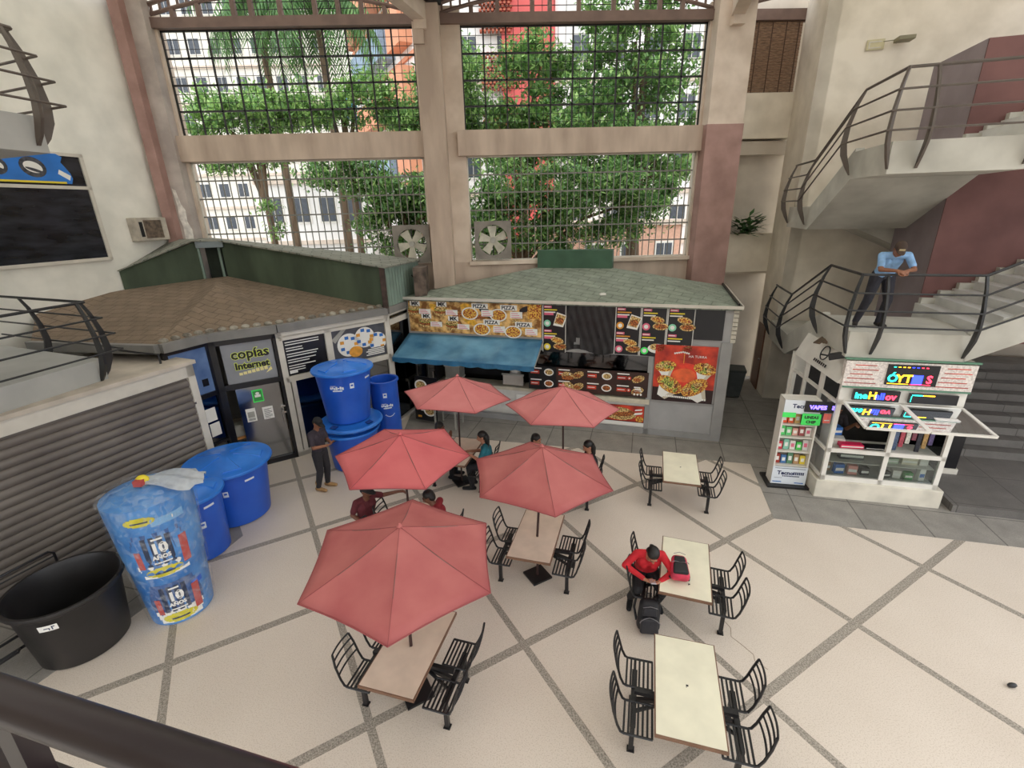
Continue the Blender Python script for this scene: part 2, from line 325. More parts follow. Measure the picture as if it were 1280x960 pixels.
# roof: steel tie beam, arched trusses, translucent vaults, valley beams
S(MB().box((-8.75, 14.2, 10.0), (-1.8, 14.45, 10.22)).build('trim_tie_beam_left', steelbrown), 'brown steel tie beam above the left window', 'beam')
S(MB().box((-1.3, 14.2, 10.0), (5.75, 14.45, 10.22)).build('trim_tie_beam_right', steelbrown), 'brown steel tie beam above the right window', 'beam')
fade = mat('roof_panel_cream', '#e3e0d8', .6, var=.02, scale=1, trans=.88)
greenpanel = mat('roof_panel_green', '#4e6a4e', .6, var=.1, scale=1)
def arch(x0, x1, z0, rise, n=16): return [(x0+(x1-x0)*i/n, z0+rise*(1-(2*i/n-1)**2)) for i in range(n+1)]
for bi, (x0, x1, nm) in enumerate(((-8.7, -1.6, 'left'), (-1.4, 5.9, 'right'), (6.0, 13.3, 'far right'))):
    A = arch(x0, x1, 10.2, .5); B = arch(x0, x1, 10.4, .56)
    m = MB(); m.tube([(x, 14.3, z) for x, z in A], .045, 6); m.tube([(x, 14.3, z) for x, z in B], .05, 6)
    for i in range(33):
        t = i/32; j = min(int(t*16), 15); f = t*16-j
        pa = [A[j][q]+(A[j+1][q]-A[j][q])*f for q in (0, 1)]; pb = [B[j][q]+(B[j+1][q]-B[j][q])*f for q in (0, 1)]
        m.bar((pa[0], 14.3, pa[1]), (pb[0], 14.3, pb[1]), .05, .05)
    S(m.build('trim_arch_truss', steelbrown), 'arched brown steel truss over the %s bay' % nm, 'truss')
    if bi < 2:
        m = MB()
        for t in (.13, .22, .34, .4, .5, .62, .7, .78, .86):
            x = x0+(x1-x0)*t; z = 10.2+.5*(1-(2*t-1)**2); m.box((x-.05, 14.27, 10.2), (x+.05, 14.4, z))
        S(m.build('trim_studs', steelbrown), 'brown upright studs in the %s arch' % nm, 'studs')
        m = MB()
        for i in range(1, 24): t = i/24; x = x0+(x1-x0)*t; m.box((x-.007, 14.36, 10.2), (x+.007, 14.375, 10.2+.5*(1-(2*t-1)**2)))
        for dz in (.15, .3, .42):
            hw = (x1-x0)/2*math.sqrt(max(0, 1-dz/.5)); xm = (x0+x1)/2; m.box((xm-hw, 14.36, 10.24+dz), (xm+hw, 14.375, 10.255+dz))
        S(m.build('trim_arch_mesh', blackm), 'fine wire mesh in the %s arch' % nm, 'mesh')
    V_ = arch(x0, x1, 10.5, .62, 20); m = MB(); L_ = 17.5
    for i in range(20):
        p, q = V_[i], V_[i+1]; e = (-.292*L_, -.956*L_)
        m.sheet([(p[0], 14.5, p[1]), (p[0]+e[0], 14.5+e[1], p[1]), (q[0]+e[0], 14.5+e[1], q[1]), (q[0], 14.5, q[1])], .02, 1 if (bi == 1 and i < 5) else 0)
    o = S(m.build('ceiling' if bi == 0 else 'ceiling.%03d' % bi, [fade, greenpanel]), 'cream translucent roof vault over the %s bay' % nm, 'ceiling')
    m = MB()
    for j in range(15): d = .4+j*1.15; m.tube([(p[0]-.292*d, 14.5-.956*d, p[1]-.05) for p in V_], .03, 5)
    for i in range(2, 20, 3): p = V_[i]; m.tube([(p[0], 14.5, p[1]-.03), (p[0]-.292*17, 14.5-.956*17, p[1]-.03)], .018, 5)
    m.build('purlin', steelbrown, o)
for x, nm in ((-1.62, 'middle'), (6.15, 'right')):
    p = Vector((x, 14.0, 10.15)); m = MB(); m.bar(p, p-KV*16, .3, .42)
    m.box((x-.2, 13.7, 9.75), (x+.1, 14.0, 9.95))
    S(m.build('trim_valley_beam', tan2 if x > -8 else steelbrown), 'roof beam running from the %s column towards the viewer' % nm, 'beam')
    m = MB(); q = p+Vector((.33, 0, .2)); m.bar(q, q-KV*16, .28, .1); S(m.build('trim_gutter', darkm), 'dark roof gutter beside the %s beam' % nm, 'gutter')
# back right recess
S(MB().box((6.3, 15.3, 0), (9.2, 15.5, 11)).build('wall_back_right', beige))
S(MB().box((6.3, 14.9, 7.36), (8.6, 15.35, 8.5)).build('trim_band_upper', cream2), 'sand coloured wall band under the bamboo blind', 'wall band')
S(MB().box((6.3, 15.0, 6.95), (8.6, 15.35, 7.3)).build('trim_band_shadow', beige))
S(MB().box((6.3, 14.9, 3.62), (8.5, 15.05, 4.76)).build('trim_parapet', cream2), 'sand coloured parapet in front of the plant', 'parapet')
S(MB().box((6.3, 14.95, 3.55), (8.5, 15.35, 3.66)).build('trim_parapet_slab', beige))
S(MB().box((6.55, 14.3, 0), (6.62, 15.4, 11)).build('wall_recess_side', beige))
S(MB().box((6.6, 14.95, 10.2), (8.6, 15.2, 10.45)).build('trim_tie_beam_recess', steelbrown))
a, b = Vector((8.44, 14.95, 0)), Vector((8.0, 13.3, 0))
S(MB().prism([tuple(p)[:2] for p in (a, b, b+KU*.3, a+KU*.3)], 0, 11.3).build('wall_right_end', cream2))
a = Vector((8.0, 13.3, 0)); b = a+KU*7.5
S(MB().prism([tuple(p)[:2] for p in (a+KU*.001, b, b+KV*.3, a+KV*.3+KU*.001)], 0, 11.3).build('wall_right', cream2))
p = Vector((8.36, 14.62, 0)); m = MB()
d = (b-a).normalized(); e = KV
q0 = Vector((8.28, 14.35, 0)); M_ = Matrix.Translation(q0) @ Matrix.Rotation(R(-107), 4, 'Z')
m.box((-.45, -.03, .01), (.35, .03, 2.05), 0, M_)
o = S(m.build('door_1', mat('door_brown', '#6a452f', .5, var=.12, scale=4, stretch=(6, 6, 1))), 'narrow brown wooden door in the far corner', 'door')
MB().ball((q0.x-.05-.06, q0.y-.25, 1.0), .035).build('door_handle', chrome, o)
# tall dark dividing wall of the stairs (grey face to the left, wine face to the viewer) in stair coordinates
P0 = Vector((6.26, 8.08, 0)); MK = Matrix.Translation(P0) @ Matrix.Rotation(R(-17), 4, 'Z')
m = MB(); m.box((2.0, 2.3, 0), (2.95, 4.1, 8.25), 0, MK); m.box((2.95, 2.3, 2.75), (8, 4.1, 8.25), 0, MK); m.add([(1.99, 2.3, 0), (1.99, 4.1, 0), (1.99, 4.1, 8.25), (1.99, 2.3, 8.25)], [(0, 3, 2, 1)], 1, MK)
S(m.build('wall_stair_core', [wine, mauve]), 'wine coloured wall beside the stairs', 'wall')
S(MB().box((9.2, -.2, 0), (9.4, 5.4, 9), 0, MK).build('wall_right_far', wine))
# gallery the viewer stands on
S(MB().prism([tuple((MK @ Vector(q)))[:2] for q in ((-13, -10, 0), (1.5, -10, 0), (1.5, -9.66, 0), (-13, -9.66, 0))], 3.65, 3.9).build('floor_gallery', slabg), 'gallery floor under the viewer', 'floor')

# ---------------- right hand stairs, two storeys of the same shape
marble = mat('stair_marble', '#d9d8d4', .4, var=.06, scale=2.5, det=8)
def stairs(L, nm):
    z0 = 3.4+L
    m = MB(); m.prism([(0, 0), (1.8, 0), (2.0, 1.5), (0, 1.5)], z0-.47, z0, 0, MK)
    S(m.build('floor_landing', slab), 'off white stair landing of the %s flight' % nm, 'stair landing')
    m = MB(); n = 6
    prof = [(1.5+2.1*i/n, z0-(i+1)*.16) for i in range(n)]
    for i, (v, z) in enumerate(prof): m.box((.12, v, z-.3), (2.0, v+2.1/n+.01, z), 0, MK)
    S(m.build('stairs', marble), 'marble steps going down behind the %s landing' % nm, 'stairs')
    m = MB(); m.hexa([(0, 1.5, z0-.47), (0, 3.6, z0-1.45), (0, 3.6, z0-.93), (0, 1.5, z0+.06)], [(.14, 1.5, z0-.47), (.14, 3.6, z0-1.45), (.14, 3.6, z0-.93), (.14, 1.5, z0+.06)], 0, MK)
    m.hexa([(.14, 1.5, z0-.47), (2, 1.5, z0-.47), (2, 3.6, z0-1.45), (.14, 3.6, z0-1.45)], [(.14, 1.5, z0-.4), (2, 1.5, z0-.4), (2, 3.6, z0-1.38), (.14, 3.6, z0-1.38)], 0, MK)
    S(m.build('trim_stringer', slab), 'sloping off white stair side left of the %s landing' % nm, 'stair side')
    m = MB(); m.box((0, 3.6, z0-1.45), (2.0, 5.4, z0-.95), 0, MK); S(m.build('floor_half_landing', slab), 'small half landing against the wall below the %s landing' % nm, 'stair landing')
    m = MB(); m.hexa([(1.15, 4.12, z0-1.44), (1.15, 5.4, z0-1.44), (4.6, 5.4, z0-3.0), (4.6, 4.12, z0-3.0)], [(1.15, 4.12, z0-1.0), (1.15, 5.4, z0-1.0), (4.6, 5.4, z0-2.5), (4.6, 4.12, z0-2.5)], 0, MK)
    S(m.build('stairs_rear', slab), 'rear stair flight dropping behind the wine wall, %s' % nm, 'stairs')
    m = MB(); n = 9; t, r_ = .29, .155
    for i in range(n): u = 1.93+i*t; m.box((u, .12, z0-.3+i*r_), (u+t+.02, 2.29, z0+(i+1)*r_), 0, MK)
    S(m.build('stairs', marble), 'pale marble steps rising right from the %s landing' % nm, 'stairs')
    m = MB(); s_ = r_/t; e = 4.3
    m.hexa([(1.78, 0, z0-.47), (e, 0, z0-.47+(e-1.78)*s_), (e, 0, z0+.05+(e-1.78)*s_), (1.78, 0, z0+.02)], [(1.78, .13, z0-.47), (e, .13, z0-.47+(e-1.78)*s_), (e, .13, z0+.05+(e-1.78)*s_), (1.78, .13, z0+.02)], 0, MK)
    m.hexa([(1.78, .13, z0-.47), (e, .13, z0-.47+(e-1.78)*s_), (e, 2.3, z0-.47+(e-1.78)*s_), (1.78, 2.3, z0-.47)], [(1.78, .13, z0-.4), (e, .13, z0-.4+(e-1.78)*s_), (e, 2.3, z0-.4+(e-1.78)*s_), (1.78, 2.3, z0-.4)], 0, MK)
    m.box((e, 0, z0-.5+(e-1.78)*s_), (e+2.5, 2.3, z0+.03+(e-1.78)*s_), 0, MK)
    S(m.build('trim_stringer', slab), 'sloping off white stair side right of the %s landing' % nm, 'stair side')
    m = MB()
    for i in range(8): u = 1.98+i*.29; m.box((u, 2.18, z0+i*.155), (u+.32, 2.29, z0+i*.155+.27), 0, MK)
    S(m.build('baseboard_stair', slab))
    # railing: curved blade posts carrying four round rails
    rt = thing('stair_railing', 'grey brown curved railing round the %s stair landing' % nm, 'railing', tuple(MK @ Vector((0, 0, z0))), R(-17))
    rm = railblack if L < 1 else railbrown
    posts = [((-.02, 5.25), -.95, (-1, 0)), ((-.02, 3.75), -.95, (-1, 0)), ((-.02, 1.5), 0, (-1, .2)), ((0, 0), 0, (-.8, -.8)), ((.38, 0), 0, (0, -1)), ((1.75, 0), 0, (0, -1)), ((4.2, 0), (4.2-1.78)*s_, (0, -1))]
    prof = [(0, 1.02), (.1, .78), (.19, .45), (.22, .15), (.19, -.05), (.1, -.25), (.02, -.4)]; wid = [.035, .05, .075, .1, .11, .08, .02]
    def at(p, dz, o, out, z): return (p[0]+o[0]*out, p[1]+o[1]*out, dz+z)
    for p, dz, o in posts:
        ol = Vector((o[0], o[1], 0)); ol.normalize(); sd = Vector((-ol.y, ol.x, 0))*.018; m = MB(); ring = []
        for (ou, z), wd in zip(prof, wid):
            c = Vector(at(p, dz, ol, ou, z)); ring.append([c-ol*wd*.8-sd, c+ol*wd*.2-sd, c+ol*wd*.2+sd, c-ol*wd*.8+sd])
        for i in range(len(ring)-1): m.hexa(ring[i], ring[i+1])
        m.build('post', rm, rt)
    pl = [((.0, 5.4), -.95, (-1, 0))]+posts
    for ou, z in ((0, 1.0), (.13, .7), (.2, .41), (.22, .14)):
        path = [at(p, dz, o, ou, z) for p, dz, o in pl]
        m = MB(); m.tube(path, .024 if z > .9 else .017, 6); m.build('rail', rm, rt, smooth=True)
    return rt
stairs(0, 'lower'); stairs(3.05, 'upper')
# ground level steps right of the phone booth
m = MB()
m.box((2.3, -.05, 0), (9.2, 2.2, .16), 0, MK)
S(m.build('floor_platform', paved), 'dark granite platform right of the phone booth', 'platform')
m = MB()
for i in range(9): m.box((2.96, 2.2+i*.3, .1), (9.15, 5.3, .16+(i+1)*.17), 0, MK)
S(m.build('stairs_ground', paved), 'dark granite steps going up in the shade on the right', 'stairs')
# unseen gallery wall, added behind the viewer to dim the frontal light
S(MB().box((-14, -13.5, 3.9), (10, -13.2, 10.5), 0, MK).build('wall_gallery_added', cream2), 'unseen gallery wall added to dim the light from behind the viewer', 'wall')
m = MB(); pts_ = [(3.12, 5.27), (3.06, 5.12), (3.1, 4.98), (3.04, 4.84), (3.12, 4.7), (3.2, 4.55), (3.17, 4.45), (3.27, 4.33)]
m.tube([(x, y, .001) for x, y in pts_], .004, 4); S(m.build('trim_crack', mat('crack', '#a08a74', .8, var=0)), 'thin crack in the floor beside the near tables', 'crack')
# ============================================================ LEFT SIDE
# dark shop window in the left wall with a blue banner over it
def onwall(d, z, off=0.): p = WL+dW*d-nW*off; return (p.x, p.y, z)
rotW = plane_rot(70)
m = MB(); W_, H_ = 4.6, 2.36
for a, b in (((0, 0), (W_, .07)), ((0, H_-.07), (W_, H_)), ((W_-.08, 0), (W_, H_)), ((0, 0), (.08, H_)), ((0, 1.6), (W_, 1.67))): m.box((a[0], a[1], -.02), (b[0], b[1], .07))
wf = S(m.build('window_5', offw, loc=onwall(-1.66-W_, 4.67, .0), rot=rotW), 'dark shop window high in the left wall', 'window')
MB().box((.05, .05, .0), (W_-.05, H_-.05, .03)).build('pane', mat('pane_dark', '#222329', .12, var=.25, scale=1.5, c2='#31333b', stretch=(1, 4, 1)), wf)
m = MB(); x1 = 4.2
pts = [(0.1, .05), (x1, .05)]+[(x1+.05*math.sin(i*1.3)-.06*(i > 3), .05+.11*i) for i in range(1, 6)]+[(x1-.15, .66), (0.1, .62)]
m.hexa([(x, y, 0) for x, y in pts], [(x, y, .012) for x, y in pts])
m.rect(.1, .05, x1-.1, .09, 3, .0135)
for cx, sc_ in ((3.55, 1.), (2.9, .9), (2.2, 1.)):
    m.disc(cx, .36, .24*sc_, .2*sc_, 1, .014, a0=-.3); m.disc(cx, .36, .17*sc_, .11*sc_, 2, .016, a0=-.3); m.disc(cx+.02, .3, .17*sc_, .03, 1, .018, a0=-.3)
m.poly([(3.98, .25, .014), (4.18, .12, .014), (4.22, .22, .014), (4.02, .34, .014)], 2)
bn = m.build('banner', [mat('banner_blue', '#2a78d0', .5, var=.08, scale=2), mat('engine_grey', '#4a4a50', .5, var=.3, scale=14), paper, yellow], loc=onwall(-1.66-W_, 4.67+1.66, .075), rot=rotW)
tag(bn, 'torn blue banner showing round machine parts, above the dark shop window', 'banner')
# window air conditioner sticking out of the left wall
ac = thing('air_conditioner', 'weathered window air conditioner unit on the left wall above the green roof', 'air conditioner', onwall(-1.0, 5.07), R(70))
ac.location = onwall(-1.05, 5.07)
m = MB(); m.box((0, -.38, 0), (.75, .0, .56)); m.build('casing', mat('ac_casing', '#b9b0a2', .6, var=.15, scale=4), ac, bevel=.01)
m = MB(); m.box((.14, -.39, .06), (.6, -.38, .5))
for i in range(11): m.box((.16+i*.04, -.4, .08), (.175+i*.04, -.388, .48))
m.build('grille', mat('ac_grille', '#77685a', .7, var=.2, scale=10), ac)
MB().box((.02, -.395, .1), (.1, -.381, .46)).build('control_panel', darkm, ac)
# closed shutter shop
SA = 66; Sp = Vector((-6.1, 9.1, 0)); dS = Vector((math.cos(R(SA)), math.sin(R(SA)), 0))
L_ = 9.0; so_ = Sp-dS*L_
shop = thing('shutter_shop', 'closed shop with a brown grey rolling steel shutter under the lower left balcony', 'shop', tuple(so_), R(SA))
m = MB()  # corrugated shutter in local x,z at y=0
prof = []; n = 18
for i in range(n*8+1):
    z = 2.6*i/(n*8); prof.append((-.04*abs(math.sin(math.pi*i/8))**.6, z))
vs = []; fs = []
for y, z in prof: vs += [(.1, y, z), (L_-.14, y, z)]
for i in range(len(prof)-1): fs.append((2*i, 2*i+1, 2*i+3, 2*i+2))
m.add(vs, fs); m.box((.1, .01, 0), (L_-.14, .04, 2.65))
m.build('shutter', mat('shutter_brown', '#6e6660', .5, .1, var=.05, scale=1.0, c2='#7a726b'), shop, smooth=True, sharp=60)
m = MB(); m.box((L_-.14, -.06, 0), (L_, .1, 2.9)); m.box((0, -.06, 2.66), (L_, .1, 2.9)); m.build('frame', offw, shop)
m = MB(); m.box((L_-.155, -.075, 2.1), (L_-.12, -.06, 2.14)); m.build('bolt', chrome, shop)
MB().box((0, .1, 0), (L_-.02, 2.6, 2.85)).build('body', beige, shop)
MB().box((-.05, -.1, 2.9), (L_+.05, 2.6, 2.97)).build('roof_slab', mat('ledge', '#c9beb0', .85, var=.1, scale=2), shop)
m = MB(); m.tube([(L_-.35, .3, 2.97), (L_-.35, .3, 3.15), (L_-.5, .6, 3.2), (L_-.5, 1.2, 3.2)], .02, 6); m.build('cable', blackm, shop, smooth=True)
# left balconies
def balcony(C0, a1, l1, a2, l2, z0, th, label, rlabel, rm):
    d1 = Vector((math.cos(R(a1)), math.sin(R(a1)), 0)); d2 = Vector((math.cos(R(a2)), math.sin(R(a2)), 0)); C = Vector((*C0, 0))
    p1 = C-d1*l1; p2 = C+d2*l2
    S(MB().prism([tuple(q)[:2] for q in (C, p2, p1+d2*l2, p1)], z0-th, z0).build('floor_balcony', slabg), label, 'balcony')
    rt = thing('balcony_railing', rlabel, 'railing', (C.x, C.y, z0))
    n1 = Vector((d1.y, -d1.x, 0)); n2 = Vector((d2.y, -d2.x, 0)); 
    if n2.dot(d1) < 0: n2 = -n2
    hs = ((0.0, .98, .024), (.13, .7, .016), (.21, .42, .016), (.24, .14, .016))
    tipdir = (n1+n2); det = 1+n1.dot(n2); tipdir = tipdir/det
    for ou, z, r in hs:
        tip = tipdir*ou
        for q in ([tip, -d1*l1+n1*ou], [tip, d2*l2+n2*ou]):
            m = MB(); m.tube([tuple(v+Vector((0, 0, z))) for v in q], r, 6); m.build('rail', rm, rt, smooth=True)
    prof = [(0, 1.0), (.1, .78), (.19, .45), (.22, .15), (.19, -.05), (.1, -.25), (.02, -.36)]; wid = [.035, .05, .075, .1, .12, .09, .02]
    for base, nn in [(-d1*.12, n1), (-d1*2.2, n1), (-d1*4.4, n1), (d2*.12, n2), (d2*1.9, n2)]:
        sd = Vector((-nn.y, nn.x, 0))*.02; ring = []; m = MB()
        for (ou, z), wd in zip(prof, wid):
            c = base+nn*ou+Vector((0, 0, z)); ring.append([c-nn*wd*.8-sd, c+nn*wd*.2-sd, c+nn*wd*.2+sd, c-nn*wd*.8+sd])
        for i in range(len(ring)-1): m.hexa(ring[i], ring[i+1])
        m.build('post', rm, rt)
balcony((-6.87, 8.07), 74.7, 6.5, 157, 3.55, 3.33, .36, 'grey slab of the lower left balcony on top of the shutter shop', 'black curved railing of the lower left balcony above the shutter shop', railblack)
balcony((-6.0, 7.3), 76.5, 5.0, 157, 4.0, 6.88, .44, 'grey slab of the upper left balcony at the picture edge', 'grey brown railing of the upper left balcony at the picture edge', railbrown)
# railing in front of the viewer
fr = thing('gallery_railing', 'dark brown round handrail of the gallery, right in front of the viewer', 'railing', (0, 0, 3.9))
a = Vector((-.45, .338, 1.2)); rdb = mat('rail_dark_brown', '#2d2326', .35, var=.05)
m = MB(); m.tube([tuple(a-KU*3), tuple(a+KU*1.6)], .0195, 14); m.build('handrail', rdb, fr, smooth=True)
m = MB(); m.tube([tuple(a-KU*3+Vector((0, 0, -.122))), tuple(a+KU*1.6+Vector((0, 0, -.122)))], .016, 10); m.build('rail', rdb, fr, smooth=True)
for d in (-.065, -1.6, 1.3):
    q = a+KU*d; m = MB(); m.bar(tuple(q+Vector((0, 0, -.01))), tuple(q+Vector((0, 0, -1.25))-KV*.04), .03, .02, up=tuple(KV)); m.build('post', rdb, fr)
# copy shop with the faceted glass front
G = [Vector(p) for p in ((-9.6, 9.75, 0), (-6.62, 9.12, 0), (-6.2, 9.95, 0), (-5.03, 10.62, 0), (-2.96, 12.4, 0), (-2.5, 13.75, 0))]
shop2 = thing('copy_shop', 'faceted glass fronted copy and internet shop with a brown shingle roof and green upper walls', 'shop', tuple(G[3]))
o3 = G[3]
def L3(p, z=None): return (p[0]-o3.x, p[1]-o3.y, p[2] if z is None else z)
shingle = brickmat('shingle_brown', '#84725f', '#8b7966', '#6f5f50', .32, .22, .012, .9, R(8), .5, .6, .3)
T = [Vector(p) for p in ((-7.45, 13.6, 4.06), (-7.95, 13.4, 4.03), (-9.5, 12.45, 3.92), (-10.4, 11.0, 3.8))]
Gt = [Vector((g.x, g.y, 3.3)) for g in G]; pk = Vector((-7.0, 12.1, 4.0))
m = MB()
for tri in ((Gt[4], Gt[5], T[0]), (Gt[3], Gt[4], T[0]), (Gt[3], T[0], pk), (Gt[2], Gt[3], pk), (Gt[1], Gt[2], pk), (Gt[1], pk, T[1]), (pk, T[0], T[1]), (Gt[0], Gt[1], T[2]), (Gt[1], T[1], T[2]), (Gt[0], T[2], T[3])):
    m.hexa([L3(p-Vector((0, 0, .06))) for p in tri], [L3(p) for p in tri])
m.build('roof', shingle, shop2)
m = MB()
for i, j, n in ((1, 2, 4), (2, 3, 6), (3, 4, 11)):
    for q in range(n):
        p = Gt[i].lerp(Gt[j], (q+.5)/n); m.ball(L3(p+Vector((-.05, .05, .02))), (.09, .09, .06), 10, 6)
m.build('tile_ends', mat('tile_end', '#8d8578', .8, var=.25, scale=4, c2='#a8a294'), shop2)
m = MB()
for i in range(5):
    a, b = G[i], G[i+1]; dd = (b-a).normalized(); nn = Vector((dd.y, -dd.x, 0))
    m.hexa([L3(q, 3.12) for q in (a+nn*.12, b+nn*.12, b-nn*.02, a-nn*.02)], [L3(q, 3.3) for q in (a+nn*.12, b+nn*.12, b-nn*.02, a-nn*.02)])
m.build('gutter', mat('gutter_grey', '#85837f', .6, var=.08, scale=2), shop2)
greenw = mat('upper_wall_green', '#465240', .8, var=.14, scale=1.6, det=8, c2='#505d49', stretch=(1, 1, .3))
greenc = mat('corrugated_green', '#7c8f83', .6, var=.08, scale=2)
B0, B1 = Vector((-2.9, 12.35, 0)), Vector((-7.45, 13.58, 0)); B2 = Vector((-2.3, 14.2, 0))
m = MB()
def wallq(p, q, zb0, zb1, zt0, zt1, th=.06):
    d = (q-p).normalized(); n = Vector((-d.y, d.x, 0))*th
    m.hexa([L3(p, zb0), L3(q, zb1), L3(q+n, zb1), L3(p+n, zb0)], [L3(p, zt0), L3(q, zt1), L3(q+n, zt1), L3(p+n, zt0)])
wallq(B1, B0, 3.95, 3.25, 5.0, 4.32)
B3 = Vector((-8.0, 13.45, 0)); B4 = Vector((-9.52, 12.5, 0))
wallq(B4, B3, 3.85, 3.95, 4.38, 5.02)
m.build('upper_wall', greenw, shop2)
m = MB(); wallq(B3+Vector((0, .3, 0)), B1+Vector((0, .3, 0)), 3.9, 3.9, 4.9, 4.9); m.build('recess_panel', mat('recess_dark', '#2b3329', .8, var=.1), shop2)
m = MB(); wallq(B3+Vector((0, -.1, 0)), B1+Vector((.1, -.1, 0)), 4.84, 4.84, 5.03, 5.03); m.build('recess_fascia', mat('fascia_bluegrey', '#7f898c', .6, var=.05), shop2)
m = MB()
for p in (B3, B1+Vector((-.1, .02, 0))): m.tube([L3(p, 3.95), L3(p, 4.9)], .035, 6)
m.build('corner_pipe', greenc, shop2)
m = MB(); n = 26; vs = []; fs = []
for i in range(n+1):
    t = i/n; p = B0.lerp(B2, t)+Vector((.95, -.29, 0))*(.03*(i % 2)); vs += [L3(p, 3.3), L3(p, 4.32)]
for i in range(n): fs.append((2*i, 2*i+2, 2*i+3, 2*i+1))
m.add(vs, fs); m.build('corrugated_end', greenc, shop2)
m = MB(); m.box(L3((-2.98, 12.28, 3.28)), L3((-2.86, 12.44, 4.32))); m.build('corner_post', mat('corner_rust', '#4a3a34', .8, var=.2), shop2)
roofg = brickmat('shingle_grey', '#8f8f84', '#999a8e', '#72756a', .5, .22, .015, .9, R(-15), .5, .5, .3)
m = MB(); e1 = Vector((.1, -.12, 0))
m.sheet([L3(B0+e1, 4.33), L3(B2+Vector((.1, 0, 0)), 4.33), L3(Vector((-8.0, 14.25, 0)), 5.06), L3(B1+Vector((0, -.12, 0)), 5.03)], .04)
m.sheet([L3(B1+Vector((0, -.12, 0)), 5.03), L3(Vector((-8.0, 14.25, 0)), 5.06), L3(Vector((-8.95, 14.0, 0)), 5.06), L3(B3+Vector((0, -.15, 0)), 5.05)], .04)
m.sheet([L3(B3+Vector((0, -.15, 0)), 5.05), L3(Vector((-8.95, 14.0, 0)), 5.06), L3(B4+Vector((.05, .1, 0)), 4.42), L3(B4+Vector((0, -.06, 0)), 4.4)], .03)
m.build('upper_roof', roofg, shop2)
m = MB(); 
for k_ in range(5): m.tube([L3((-2.35+.05*k_, 13.2+.2*k_, 4.0-.1*k_)), L3((-2.15, 13.5+.1*k_, 3.7)), L3((-2.0-.05*k_, 13.7, 3.35))], .02, 5)
m.build('cables', blackm, shop2)
m = MB(); m.box(L3((-2.28, 13.1, 3.3)), L3((-1.95, 13.7, 4.2))); m.build('rusty_box', mat('rusty', '#6a5c52', .8, var=.3, scale=4), shop2)
# glass fronts per facet, in facet coordinates
def facet(i): a, b = G[i], G[i+1]; return a, math.degrees(math.atan2(b.y-a.y, b.x-a.x)), (b-a).length
def fpart(i): 
    a, an, l = facet(i); return dict(loc=L3(a, 0), rot=plane_rot(an))
def frame_mb(x0, y0, x1, y1, t, d=.05):
    m = MB(); m.box((x0, y0, -d), (x0+t, y1, d)); m.box((x1-t, y0, -d), (x1, y1, d)); m.box((x0, y0, -d), (x1, y0+t, d)); m.box((x0, y1-t, -d), (x1, y1, d)); return m
l1 = facet(1)[2]; l2 = facet(2)[2]; l3 = facet(3)[2]; l4 = facet(4)[2]
m = frame_mb(0, .05, l1, 3.12, .08); m.box((0, 1.95, -.05), (l1, 2.05, .05)); m.box((0, .85, -.05), (l1, .9, .05)); m.build('black_frame', blackp, shop2, **fpart(1))
MB().box((.08, 2.05, -.01), (l1-.08, 3.04, .01)).build('blue_panel', bluefilm, shop2, **fpart(1))
MB().box((.08, .1, -.01), (l1-.08, 1.95, .005)).build('side_pane', smoke, shop2, **fpart(1))
m = MB()
for x, y, w, h in ((.2, 1.35, .22, .28), (.22, 1.05, .22, .28), (.52, 1.4, .22, .3), (.54, 1.05, .22, .3)): m.box((x, y, .006), (x+w, y+h, .012))
m.build('notices', paper, shop2, **fpart(1))
m = MB(); [m.rect(.3+.02*(q%2), 2.2+.045*q, .52, 2.225+.045*q, 0, .0125) for q in range(4)]; m.box((.62, 2.2, .01), (.75, 2.36, .014)); m.build('panel_print', blackp, shop2, **fpart(1))
# door facet
m = frame_mb(0, 0.0, l2, 3.12, .12, .06); m.box((0, 1.98, -.06), (l2, 2.1, .06)); m.build('black_frame', blackp, shop2, **fpart(2))
pn = MB().box((.2, 2.1, -.01), (l2-.14, 3.0, .012)).build('sign_panel', greyfilm, shop2, **fpart(2))
m = MB()
for tx, y, s_ in (('copías', 2.65, .3), ('Internet', 2.41, .21)):
    m.text(tx, .74, y, s_, 0, .014, bold=.018); m.text(tx, .74, y, s_, 1, .017, bold=.009)
for i in range(7): m.rect(.45+i*.085, 2.27+.008*i, .52+i*.085, 2.33+.012*i, 2, .015)
m.poly([(.98, 2.24, .014), (1.1, 2.38, .014), (1.12, 2.3, .014)], 2)
m.build('lettering', [mat('glow_yellow', '#e4f25a', .6, var=0), blackp, mat('print_cream', '#e9dd9a', .6, var=0)], shop2, **fpart(2))
dr = MB().box((.3, .06, -.012), (l2-.16, 1.98, .006)).build('door', glass('door_glass', '#8a9096', .3, .12), shop2, **fpart(2))
def sub(m, name, mats, par, z=0.0): o = m.build(name, mats, par); o.location = (0, 0, z); return o
m = MB(); m.tube([(l2-.2, .95, .05), (l2-.2, 1.3, .05)], .014, 6); m.box((l2-.22, 1.36, 0), (l2-.12, 1.4, .05)); m.box((l2-.22, 1.2, 0), (l2-.12, 1.24, .05)); sub(m, 'door_handle', chrome, dr)
m = MB(); m.box((.6, 1.58, .007), (.82, 1.88, .012), 0); m.rect(.62, 1.61, .8, 1.85, 1, .013); m.rect(.65, 1.7, .77, 1.76, 2, .014); m.disc(.71, 1.79, .04, .03, 2, .014)
sub(m, 'green_sticker', [lime, green, paper], dr)
m = MB(); m.box((.4, 1.14, .007), (.6, 1.46, .012), 0); m.rect(.43, 1.24, .57, 1.38, 1, .013)
for i in range(3): m.rect(.43, 1.17+.02*i, .57, 1.18+.02*i, 2, .013)
sub(m, 'notice', [paper, galv, blackp], dr)
m = MB(); m.box((.74, 1.13, .007), (.96, 1.43, .012), 0)
